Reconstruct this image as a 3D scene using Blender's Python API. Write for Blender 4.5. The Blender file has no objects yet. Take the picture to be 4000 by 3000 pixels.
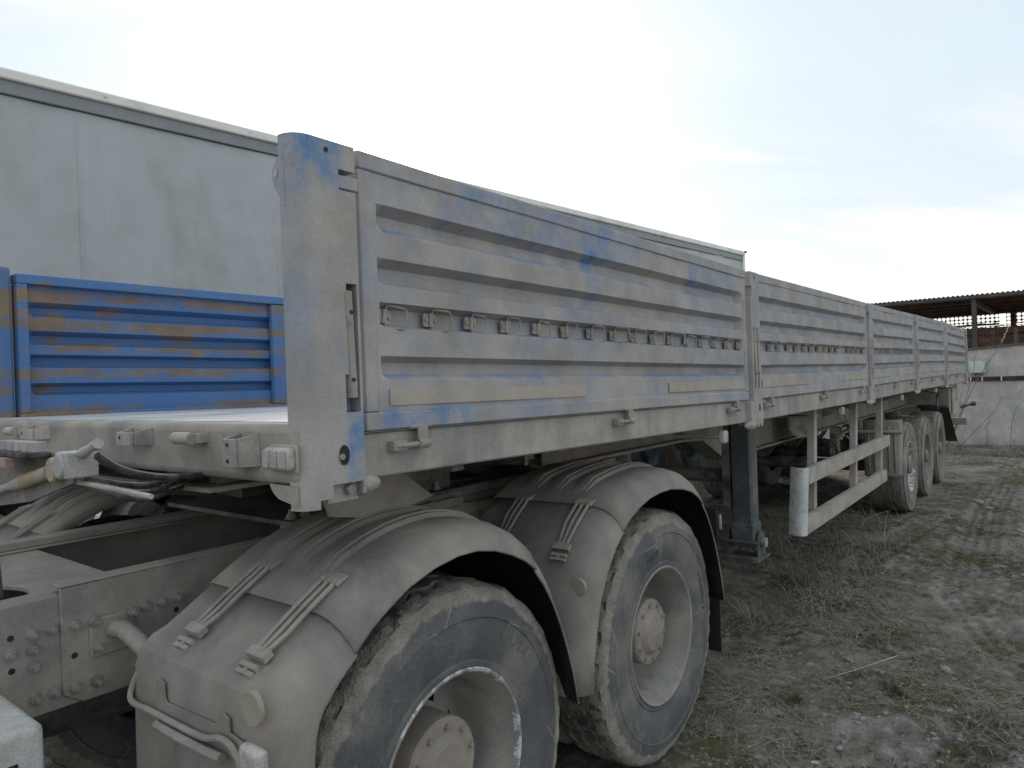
import bpy, bmesh, math, random
import numpy as np
from mathutils import Vector, Matrix, noise
random.seed(7)
S = bpy.context.scene
COL = S.collection
R = math.radians

# ------------------------------------------------------------------ camera
cam = bpy.data.objects.new('camera', bpy.data.cameras.new('camera'))
COL.objects.link(cam)
cam.data.sensor_width = 36.0
cam.data.lens = 2721.27 / 4000 * 36.0
cam.data.clip_start = 0.02
cam.data.clip_end = 2000
right = Vector((0.6174911, -0.7857463, -0.0361590))
up = Vector((0.0236591, -0.0273957, 0.9993446))
fwd = Vector((0.7862220, 0.6179419, -0.0016735))
cam.matrix_world = Matrix(((right.x, up.x, -fwd.x, -1.10424), (right.y, up.y, -fwd.y, -1.31958),
                           (right.z, up.z, -fwd.z, 1.66685), (0, 0, 0, 1)))
S.camera = cam
S.render.engine = 'CYCLES'
S.render.resolution_x = 1024
S.render.resolution_y = 768
S.view_settings.view_transform = 'Standard'
S.view_settings.look = 'None'
S.view_settings.gamma = 1
S.view_settings.use_curve_mapping = False
S.view_settings.exposure = EXPO = 1.15

# ------------------------------------------------------------------ node helpers
class NT:
    def __init__(s, tree): s.t = tree; s.n = tree.nodes; s.l = tree.links
    def add(s, typ, **kw):
        n = s.n.new(typ)
        for k, v in kw.items(): setattr(n, k, v)
        return n
    def put(s, sock, v):
        if hasattr(v, 'is_output'): s.l.new(v, sock)
        elif v is not None:
            if isinstance(v, (tuple, list)) and len(v) == 3 and len(sock.default_value) == 4: v = (*v, 1)
            sock.default_value = v
    def math(s, op, a, b=None, c=None, clamp=False):
        n = s.add('ShaderNodeMath', operation=op, use_clamp=clamp)
        for i, v in enumerate((a, b, c)): s.put(n.inputs[i], v)
        return n.outputs[0]
    def vmath(s, op, a, b=None):
        n = s.add('ShaderNodeVectorMath', operation=op)
        s.put(n.inputs[0], a); s.put(n.inputs[1], b)
        return n.outputs['Value'] if op in ('DOT_PRODUCT', 'LENGTH') else n.outputs[0]
    def mapr(s, v, a, b, c=0.0, d=1.0, smooth=True):
        n = s.add('ShaderNodeMapRange', interpolation_type='SMOOTHSTEP' if smooth else 'LINEAR')
        for i, x in enumerate((v, a, b, c, d)): s.put(n.inputs[i], x)
        return n.outputs[0]
    def mix(s, f, a, b, mode='MIX'):
        n = s.add('ShaderNodeMix', data_type='RGBA', blend_type=mode)
        s.put(n.inputs[0], f); s.put(n.inputs[6], a); s.put(n.inputs[7], b)
        return n.outputs[2]
    def noise(s, vec, scale, detail=6, rough=0.6, dist=0.0):
        n = s.add('ShaderNodeTexNoise')
        s.put(n.inputs['Vector'], vec); n.inputs['Scale'].default_value = scale
        n.inputs['Detail'].default_value = detail; n.inputs['Roughness'].default_value = rough
        n.inputs['Distortion'].default_value = dist
        return n.outputs['Fac']
    def mapping(s, vec, scale=(1, 1, 1), loc=(0, 0, 0)):
        n = s.add('ShaderNodeMapping')
        s.put(n.inputs['Vector'], vec); n.inputs['Scale'].default_value = scale; n.inputs['Location'].default_value = loc
        return n.outputs[0]

# ------------------------------------------------------------------ sky and sun
SUN = Vector((0.655, 0.673, 0.345)).normalized()
sun_el = math.asin(SUN.z); sun_az = math.atan2(SUN.x, SUN.y)
W = bpy.data.worlds.new('World'); S.world = W; W.use_nodes = True
t = NT(W.node_tree); t.n.clear()
sky = t.add('ShaderNodeTexSky', sky_type='NISHITA', sun_disc=False)
sky.sun_elevation = sun_el; sky.sun_rotation = sun_az
sky.air_density = 1.0; sky.dust_density = 2.0; sky.ozone_density = 1.0
tc = t.add('ShaderNodeTexCoord').outputs['Generated']
d = t.vmath('NORMALIZE', tc)
sx = t.add('ShaderNodeSeparateXYZ'); t.put(sx.inputs[0], d)
zz_ = t.math('ADD', t.math('MAXIMUM', sx.outputs['Z'], 0.0), 0.16)
cb = t.add('ShaderNodeCombineXYZ')
t.put(cb.inputs[0], t.math('DIVIDE', sx.outputs['X'], zz_)); t.put(cb.inputs[1], t.math('DIVIDE', sx.outputs['Y'], zz_))
rot = t.add('ShaderNodeVectorRotate', rotation_type='Z_AXIS'); t.put(rot.inputs['Vector'], cb.outputs[0]); rot.inputs['Angle'].default_value = R(38)
cv = t.mapping(rot.outputs[0], (0.55, 1.5, 1.0))
n1 = t.noise(cv, 1.0, 7, 0.55, 0.5)
cover = t.mapr(n1, 0.45, 0.68, 0.0, 1.0)
hz = t.mapr(sx.outputs['Z'], 0.0, 0.25, 1.0, 0.0)
sd = t.math('MAXIMUM', t.vmath('DOT_PRODUCT', d, tuple(SUN)), 0.0)
glow = t.math('ADD', t.math('MULTIPLY', t.math('POWER', sd, 40.0), 3.4), t.math('MULTIPLY', t.math('POWER', sd, 160.0), 25.0))
g2 = t.add('ShaderNodeVectorMath', operation='SCALE'); t.put(g2.inputs[0], (1.0, 0.97, 0.92)); t.put(g2.inputs['Scale'], glow)
cl = t.mix(1.0, t.mix(cover, t.mix(hz, (3.45, 3.92, 4.25), (4.75, 4.72, 4.55)), t.mix(hz, (4.95, 4.92, 4.85), (5.45, 5.18, 4.8))), g2.outputs[0], 'ADD')
skyc = t.mix(t.mapr(n1, 0.30, 0.60, 0.86, 0.97), sky.outputs[0], cl)
bg = t.add('ShaderNodeBackground'); t.put(bg.inputs[0], skyc); bg.inputs[1].default_value = 0.1
wo = t.add('ShaderNodeOutputWorld'); t.l.new(bg.outputs[0], wo.inputs[0])
sl = bpy.data.lights.new('sun', 'SUN'); sl.energy = 2.2; sl.angle = R(25); sl.color = (1.0, 0.95, 0.87)
so = bpy.data.objects.new('sun', sl); COL.objects.link(so)
so.rotation_euler = SUN.to_track_quat('Z', 'Y').to_euler(); so.location = SUN * 60

# ------------------------------------------------------------------ materials
def paint(name, base, dust, lo=0.4, hi=0.6, scale=(3, 3, 0.8), rust=None, rt=0.68, rough=0.75, bump=0.12,
          grain=0.22, metal=0.0, fmin=0.0, fmax=1.0, streak=0.0, gscale=170, dots=0.0, spec=0.35, patch=0.0, fade=None, lines=0.0, bands=None, ztop=None, wash=(), ledge=0.0):
    m = bpy.data.materials.new(name); m.use_nodes = True
    t = NT(m.node_tree); t.n.clear()
    pos = t.add('ShaderNodeNewGeometry').outputs['Position']
    n1 = t.noise(t.mapping(pos, scale), 1.0, 8, 0.68, 0.6)
    f = t.mapr(n1, lo, hi, fmin, fmax)
    if streak:
        n5 = t.noise(t.mapping(pos, (14, 14, 0.9), (3, 1, 2)), 1.0, 4, 0.6)
        f = t.math('SUBTRACT', f, t.mapr(n5, 0.55, 0.75, 0.0, streak), clamp=True)
    if patch:
        n7 = t.noise(t.mapping(pos, (2.1, 2.1, 1.6), (7, 3, 5.5)), 1.0, 7, 0.66, 0.4)
        n8 = t.noise(t.mapping(pos, (40, 40, 5)), 1.0, 3, 0.6)
        pk = t.math('MULTIPLY', t.mapr(n7, 0.53, 0.70, 0.0, patch), t.mapr(n8, 0.3, 0.6, 0.4, 1.0))
        if ztop:
            sz2 = t.add('ShaderNodeSeparateXYZ'); t.put(sz2.inputs[0], pos)
            pk = t.math('MULTIPLY', pk, t.mapr(sz2.outputs['Z'], ztop[0], ztop[1], ztop[2], 1.0))
        if fade:
            xx = t.add('ShaderNodeSeparateXYZ'); t.put(xx.inputs[0], pos)
            fd = t.mapr(xx.outputs['X'], fade[0], fade[1], 1.0, 0.25)
            pk = t.math('MULTIPLY', pk, fd)
            f = t.math('ADD', t.math('MULTIPLY', f, fd), t.math('MULTIPLY', t.math('SUBTRACT', 1.0, fd), 0.9))
        f = t.math('SUBTRACT', f, pk, clamp=True)
    if ledge:          # upward slopes of the pressings get less dust colour, more base paint
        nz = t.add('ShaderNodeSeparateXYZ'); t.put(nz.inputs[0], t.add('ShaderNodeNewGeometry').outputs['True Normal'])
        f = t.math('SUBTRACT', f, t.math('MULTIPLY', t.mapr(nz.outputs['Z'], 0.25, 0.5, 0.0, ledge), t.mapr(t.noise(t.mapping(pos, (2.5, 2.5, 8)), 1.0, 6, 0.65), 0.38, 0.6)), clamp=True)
    if wash:
        q_ = t.add('ShaderNodeSeparateXYZ'); t.put(q_.inputs[0], pos)
        nw = t.noise(t.mapping(pos, (9, 9, 1.6), (2, 6, 1)), 1.0, 6, 0.7); nq = t.noise(pos, 7, 5, 0.65)
        for x0, x1, z0, z1, k_ in wash:
            zz1 = t.math('ADD', q_.outputs['Z'], t.math('MULTIPLY', t.math('SUBTRACT', nw, 0.5), 0.30))
            xx1 = t.math('ADD', q_.outputs['X'], t.math('MULTIPLY', t.math('SUBTRACT', nq, 0.5), 0.5 * (x1 - x0)))
            mz = t.math('MULTIPLY', t.mapr(zz1, z0 - .03, z0 + .03), t.mapr(q_.outputs['Z'], z1, z1 + .03, 1.0, 0.0))
            mx = t.math('MULTIPLY', t.mapr(xx1, x0, x0 + .25 * (x1 - x0)), t.mapr(xx1, x1 - .25 * (x1 - x0), x1, 1.0, 0.0))
            f = t.math('SUBTRACT', f, t.math('MULTIPLY', t.math('MULTIPLY', mz, mx), t.mapr(nq, 0.38, 0.62, 0.10 * k_, k_)), clamp=True)
    if bands:
        sz = t.add('ShaderNodeSeparateXYZ'); t.put(sz.inputs[0], pos)
        tot = None
        for bz in bands:
            e = t.math('DIVIDE', t.math('SUBTRACT', t.math('ADD', sz.outputs['Z'], t.math('MULTIPLY', t.math('SUBTRACT', n1, 0.5), 0.10)), bz), 0.024)
            g_ = t.math('EXPONENT', t.math('MULTIPLY', t.math('MULTIPLY', e, e), -1.0))
            tot = g_ if tot is None else t.math('ADD', tot, g_)
        nb = t.noise(t.mapping(pos, (3.2, 3.2, 7), (1, 8, 3)), 1.0, 8, 0.72)
        f = t.math('ADD', f, t.math('MULTIPLY', tot, t.mapr(nb, 0.40, 0.54)), clamp=True)
    n2 = t.noise(pos, 5.0, 5, 0.6)
    dcol = t.mix(t.mapr(n2, 0.3, 0.7), tuple(c * 0.82 for c in dust), tuple(min(1, c * 1.14) for c in dust))
    col = t.mix(f, base, dcol)
    if rust:
        n3 = t.noise(t.mapping(pos, (2.2, 2.2, 4.5), (5, 2, 1)), 1.7, 9, 0.7, 0.3)
        col = t.mix(t.mapr(n3, rt, rt + 0.05), col, rust)
    n4 = t.noise(pos, gscale, 3, 0.6)
    g = t.mapr(n4, 0.25, 0.75, 1.0 - grain, 1.0 + grain, False)
    gc = t.add('ShaderNodeCombineColor'); [t.put(gc.inputs[i], g) for i in range(3)]
    col = t.mix(1.0, col, gc.outputs[0], 'MULTIPLY')
    if dots:
        n6 = t.noise(pos, 60, 2, 0.5)
        col = t.mix(t.mapr(n6, 0.66, 0.70, 0, dots), col, tuple(c * 0.25 for c in dust))
    if lines:
        v = t.add('ShaderNodeTexVoronoi', feature='DISTANCE_TO_EDGE')
        t.put(v.inputs['Vector'], t.mapping(pos, (1, 1, 1), (.3, .1, .7))); v.inputs['Scale'].default_value = 5.0
        ln = t.math('MULTIPLY', t.mapr(v.outputs['Distance'], 0.022, 0.006), t.mapr(t.noise(pos, 9, 2, 0.5), 0.52, 0.60, 0, lines))
        col = t.mix(ln, col, (0.27, 0.265, 0.26))
    b = t.add('ShaderNodeBsdfPrincipled')
    t.put(b.inputs['Base Color'], col)
    t.put(b.inputs['Roughness'], t.mapr(f, 0, 1, rough - 0.22, rough))
    b.inputs['Metallic'].default_value = metal
    b.inputs['Specular IOR Level'].default_value = spec
    bp = t.add('ShaderNodeBump'); bp.inputs['Strength'].default_value = bump; bp.inputs['Distance'].default_value = 0.01
    h = t.math('ADD', t.math('MULTIPLY', n4, 0.4), t.math('MULTIPLY', t.noise(pos, 28, 4, 0.6), 0.6))
    t.put(bp.inputs['Height'], h); t.put(b.inputs['Normal'], bp.outputs[0])
    o = t.add('ShaderNodeOutputMaterial'); t.l.new(b.outputs[0], o.inputs[0])
    return m

BLUE = (0.035, 0.145, 0.42)
DUST = (0.335, 0.318, 0.295)
RUST = (0.16, 0.075, 0.04)
M = {}
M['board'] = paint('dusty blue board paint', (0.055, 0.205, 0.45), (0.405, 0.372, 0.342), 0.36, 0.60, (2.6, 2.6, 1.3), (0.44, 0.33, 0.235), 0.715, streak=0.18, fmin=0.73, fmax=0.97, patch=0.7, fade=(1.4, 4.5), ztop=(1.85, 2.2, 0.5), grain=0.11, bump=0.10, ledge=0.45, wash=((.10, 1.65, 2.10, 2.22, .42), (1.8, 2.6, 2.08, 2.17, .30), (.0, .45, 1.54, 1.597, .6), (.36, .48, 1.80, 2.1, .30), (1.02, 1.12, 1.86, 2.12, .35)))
M['post'] = paint('dusty post paint', (0.05, 0.2, 0.45), (0.40, 0.366, 0.335), 0.33, 0.55, (3.2, 3.2, 1.6), (0.40, 0.29, 0.20), 0.705, fmin=0.80, fmax=0.98, streak=0.06, patch=0.7, fade=(0.6, 3.0), grain=0.10, bump=0.08, wash=((-.20, -.04, 2.12, 2.235, .66), (-.085, .0, 1.38, 1.60, .66), (-.25, -.145, 1.70, 2.12, .15)))
M['rail'] = paint('dusty rail paint', (0.14, 0.165, 0.20), (0.40, 0.365, 0.33), 0.34, 0.58, (5, 5, 1.2), streak=0.40, fmin=0.55, fmax=0.98, grain=0.14)
M['farboard'] = paint('worn bright blue paint', (0.055, 0.175, 0.41), (0.225, 0.168, 0.125), 0.54, 0.62, (2.2, 2.2, 4.5), (0.13, 0.055, 0.04), 0.70, rough=0.75, fmin=0.10, fmax=0.93, bands=(2.155, 2.02, 1.905, 1.785, 1.60), streak=-0.25)
M['dusty'] = paint('dust coated steel', (0.18, 0.185, 0.19), (0.37, 0.34, 0.31), 0.3, 0.5, (4, 4, 3))
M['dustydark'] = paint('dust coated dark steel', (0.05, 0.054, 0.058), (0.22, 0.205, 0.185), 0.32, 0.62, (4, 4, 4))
M['frame'] = paint('dusty chassis paint', (0.15, 0.155, 0.17), (0.33, 0.30, 0.268), 0.30, 0.55, (3, 3, 3), gscale=120, fmin=0.4, grain=0.12)
M['underbeam'] = paint('dusty beige beam', (0.19, 0.175, 0.16), (0.37, 0.33, 0.285), 0.3, 0.6, (3, 3, 3))
M['fender'] = paint('dusty black plastic', (0.085, 0.098, 0.115), (0.305, 0.272, 0.24), 0.28, 0.60, (1.5, 1.5, 1.5), grain=0.08, rough=0.85, fmin=0.55, bump=0.04, patch=0.40)
M['plasticdark'] = paint('black plastic underside', (0.018, 0.020, 0.023), (0.06, 0.06, 0.058), 0.5, 0.8, (6, 6, 6))
M['strap'] = paint('dusty rubber strap', (0.20, 0.19, 0.18), (0.335, 0.308, 0.278), 0.3, 0.5, (8, 8, 8), grain=0.1)
M['rim'] = paint('dusty wheel rim', (0.225, 0.225, 0.22), (0.32, 0.29, 0.26), 0.36, 0.6, (7, 7, 7), rough=0.7)
M['rimlip'] = paint('scuffed silver rim edge', (0.55, 0.58, 0.60), (0.27, 0.26, 0.25), 0.44, 0.54, (22, 22, 22), rough=0.55)
M['rimbrown'] = paint('brown dusty rim', (0.20, 0.18, 0.165), (0.225, 0.19, 0.165), 0.3, 0.6, (6, 6, 6), (0.11, 0.09, 0.075), 0.6)
M['rimblue'] = paint('dark blue rim', (0.05, 0.09, 0.12), (0.16, 0.17, 0.17), 0.45, 0.75, (6, 6, 6))
M['hub'] = paint('mud coated hub', (0.25, 0.222, 0.195), (0.315, 0.275, 0.238), 0.3, 0.6, (8, 8, 8), grain=0.10)
M['bolt'] = paint('dusty bolt', (0.20, 0.195, 0.185), (0.29, 0.275, 0.255), 0.3, 0.6, (20, 20, 20))
M['tape'] = paint('dust covered reflective tape', (0.425, 0.375, 0.312), (0.40, 0.362, 0.322), 0.35, 0.6, (3, 3, 6), grain=0.10, bump=0.03)
M['deck'] = paint('pale dusty plywood deck', (0.34, 0.345, 0.36), (0.50, 0.505, 0.53), 0.36, 0.52, (1.2, 6, 6), rough=0.6, grain=0.15)
M['lens'] = paint('dusty white lamp lens', (0.44, 0.42, 0.40), (0.34, 0.312, 0.285), 0.42, 0.6, (30, 30, 30), rough=0.45)
M['lamp'] = paint('pale marker lamp', (0.50, 0.46, 0.44), (0.42, 0.38, 0.36), 0.4, 0.6, (30, 30, 30), rough=0.5)
M['reflector'] = paint('dusty yellow reflector', (0.36, 0.32, 0.24), (0.32, 0.295, 0.25), 0.3, 0.6, (8, 8, 8), grain=0.08)
M['whitecap'] = paint('speckled white plate', (0.58, 0.60, 0.60), (0.50, 0.50, 0.49), 0.4, 0.6, (8, 8, 8), dots=0.8)
M['guard'] = paint('dusty grey guard rail', (0.28, 0.262, 0.24), (0.41, 0.378, 0.345), 0.3, 0.55, (3, 3, 5), grain=0.13)
M['whitebox'] = paint('pale painted box', (0.50, 0.52, 0.53), (0.42, 0.39, 0.36), 0.40, 0.58, (5, 5, 3), rough=0.65)
M['yellow'] = paint('faded yellow coupling', (0.36, 0.28, 0.12), (0.34, 0.31, 0.26), 0.40, 0.58, (16, 16, 16))
M['greycoup'] = paint('grey plastic coupling', (0.30, 0.305, 0.31), (0.37, 0.36, 0.35), 0.3, 0.6, (16, 16, 16), rough=0.6)
M['hose'] = paint('black hose', (0.04, 0.042, 0.045), (0.16, 0.155, 0.145), 0.4, 0.7, (14, 14, 14), rough=0.9, spec=0.15)
M['red'] = paint('faded red plastic', (0.33, 0.12, 0.11), (0.3, 0.24, 0.23), 0.4, 0.6, (16, 16, 16))
M['tarp'] = paint('dirty white tarpaulin', (0.44, 0.47, 0.49), (0.375, 0.39, 0.395), 0.36, 0.72, (0.7, 0.7, 0.3), rough=0.6, bump=0.03, grain=0.04, streak=0.25)
M['tarprail'] = paint('cream roof rail', (0.80, 0.79, 0.75), (0.72, 0.71, 0.68), 0.4, 0.7, (1, 1, 3), rough=0.5, grain=0.04, bump=0.02)
M['tarpband'] = paint('grey cantrail band', (0.24, 0.265, 0.275), (0.27, 0.285, 0.285), 0.4, 0.7, (1, 1, 3), rough=0.6, grain=0.05, bump=0.02)
M['concrete'] = paint('weathered concrete', (0.40, 0.39, 0.375), (0.53, 0.515, 0.495), 0.36, 0.64, (2.2, 2.2, 1.6), rough=0.92, bump=0.3, streak=0.35, dots=0.35)
M['boxpale'] = paint('pale mint plastic', (0.55, 0.64, 0.62), (0.50, 0.58, 0.56), 0.4, 0.6, (6, 6, 6), rough=0.5, grain=0.04, bump=0.01)
M['pipe'] = paint('dark red brown cable', (0.055, 0.03, 0.03), (0.10, 0.075, 0.07), 0.4, 0.6, (4, 6, 6))
M['shedroof'] = paint('dark corrugated roofing', (0.055, 0.05, 0.05), (0.085, 0.075, 0.07), 0.4, 0.6, (2, 2, 2))
M['shedrust'] = paint('rusty brown steel', (0.085, 0.05, 0.04), (0.14, 0.085, 0.06), 0.4, 0.6, (3, 3, 3))
M['shedback'] = paint('lit ochre back wall', (0.20, 0.125, 0.075), (0.26, 0.18, 0.12), 0.4, 0.6, (2, 2, 2))
M['stem'] = paint('dry brown stem', (0.16, 0.135, 0.115), (0.24, 0.205, 0.17), 0.4, 0.6, (8, 8, 8))
M['stempale'] = paint('pale straw stem', (0.40, 0.37, 0.28), (0.50, 0.46, 0.36), 0.4, 0.6, (8, 8, 8))
M['stone'] = paint('pale limestone chip', (0.235, 0.225, 0.21), (0.32, 0.31, 0.295), 0.4, 0.6, (9, 9, 9), rough=0.9, bump=0.4)
M['brick'] = paint('pinkish beige fragment', (0.44, 0.34, 0.26), (0.46, 0.40, 0.33), 0.4, 0.6, (20, 20, 20), rough=0.9)
M['paper'] = paint('white scrap', (0.62, 0.64, 0.66), (0.5, 0.5, 0.5), 0.4, 0.6, (20, 20, 20))

def grassmat(name, cols):
    m = bpy.data.materials.new(name); m.use_nodes = True
    t = NT(m.node_tree); b = m.node_tree.nodes['Principled BSDF']
    pos = t.add('ShaderNodeNewGeometry').outputs['Position']
    n = t.noise(pos, 3.0, 3, 0.6); n2 = t.noise(pos, 40, 2, 0.5)
    c = t.mix(t.mapr(n, 0.35, 0.65), cols[0], cols[1])
    c = t.mix(t.mapr(n2, 0.4, 0.6), c, cols[2])
    t.put(b.inputs['Base Color'], c); b.inputs['Roughness'].default_value = 0.85
    b.inputs['Specular IOR Level'].default_value = 0.2
    return m
M['bluegrey'] = paint('blue grey fairing', (0.16, 0.19, 0.22), (0.25, 0.25, 0.25), 0.35, 0.65, (2, 2, 2), rough=0.6)
M['straw'] = grassmat('dry straw', [(0.27, 0.238, 0.18), (0.38, 0.342, 0.27), (0.19, 0.165, 0.13)])
M['legpaint'] = paint('dark blue grey leg paint', (0.06, 0.075, 0.09), (0.25, 0.23, 0.205), 0.42, 0.68, (3, 3, 2.2), fmin=0.12)
M['lettering'] = paint('tyre lettering', (0.07, 0.075, 0.084), (0.15, 0.147, 0.14), 0.4, 0.6)
M['green'] = grassmat('small green leaves', [(0.05, 0.075, 0.03), (0.085, 0.105, 0.055), (0.06, 0.085, 0.05)])

def tyremat(name, wall, dust, rmud, line=0.8, r1=0.528):
    m = bpy.data.materials.new(name); m.use_nodes = True; t = NT(m.node_tree); b = m.node_tree.nodes['Principled BSDF']
    ob = t.add('ShaderNodeTexCoord').outputs['Object']; pos = t.add('ShaderNodeNewGeometry').outputs['Position']
    q = t.add('ShaderNodeSeparateXYZ'); t.put(q.inputs[0], ob)
    r = t.math('SQRT', t.math('ADD', t.math('MULTIPLY', q.outputs['X'], q.outputs['X']), t.math('MULTIPLY', q.outputs['Z'], q.outputs['Z'])))
    big = t.noise(pos, 3.5, 6, .62); med = t.noise(pos, 16, 6, .65); fine = t.noise(pos, 110, 3, .6)
    col = t.mix(t.mapr(big, .38, .70, .05, 1.0), wall, dust)
    # concentric moulding lines, faint
    cc = t.math('SINE', t.math('MULTIPLY', r, 900.0)); col = t.mix(t.math('MULTIPLY', t.mapr(cc, .6, 1.0), t.mapr(r, .455, .47, 0, .25)), col, tuple(c * .5 for c in wall))
    if line:
        v = t.add('ShaderNodeTexVoronoi', feature='DISTANCE_TO_EDGE'); t.put(v.inputs['Vector'], t.mapping(pos, (1, 1, 1), (.3, .1, .7))); v.inputs['Scale'].default_value = 4.6
        ln = t.math('MULTIPLY', t.mapr(v.outputs['Distance'], .018, .006), t.mapr(t.noise(pos, 8, 3, .6), .52, .60, 0, line))
        col = t.mix(ln, col, (.27, .262, .25))
    rr = t.math('ADD', r, t.math('MULTIPLY', t.math('SUBTRACT', med, .5), .055)); rr = t.math('ADD', rr, t.math('MULTIPLY', t.math('SUBTRACT', big, .5), .05))
    mud = t.mapr(rr, rmud, rmud + .012)
    mcol = t.mix(t.mapr(med, .3, .7), (.22, .203, .182), (.335, .308, .275))
    col = t.mix(mud, col, mcol)
    tr = t.mapr(t.math('ADD', rr, t.math('MULTIPLY', t.math('SUBTRACT', fine, .5), .03)), r1, r1 + .012)
    tcol = t.mix(t.mapr(med, .42, .62), (.05, .05, .05), (.245, .222, .19))
    col = t.mix(tr, col, tcol)
    g = t.mapr(fine, .25, .75, .78, 1.22, False); gc = t.add('ShaderNodeCombineColor'); [t.put(gc.inputs[i], g) for i in range(3)]
    col = t.mix(1.0, col, gc.outputs[0], 'MULTIPLY')
    t.put(b.inputs['Base Color'], col); t.put(b.inputs['Roughness'], t.mapr(mud, 0, 1, .68, .95)); b.inputs['Specular IOR Level'].default_value = .3
    bp = t.add('ShaderNodeBump'); t.put(bp.inputs['Strength'], t.mapr(r, rmud - .01, .53, .10, 1.0)); bp.inputs['Distance'].default_value = .014
    t.put(bp.inputs['Height'], t.math('ADD', t.math('ADD', med, t.math('MULTIPLY', fine, .6)), t.math('MULTIPLY', mud, .12))); t.put(b.inputs['Normal'], bp.outputs[0])
    return m
M['tyredrive'] = tyremat('drive tyre rubber with muddy shoulder', (.092, .099, .11), (.215, .203, .188), .478)
M['tyretrail'] = tyremat('brown dusty trailer tyre', (.19, .178, .162), (.34, .308, .27), .60, 0.0, .517)
M['tyredark'] = tyremat('dark tyre', (.05, .052, .055), (.12, .115, .108), .49, 0.0)

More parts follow.
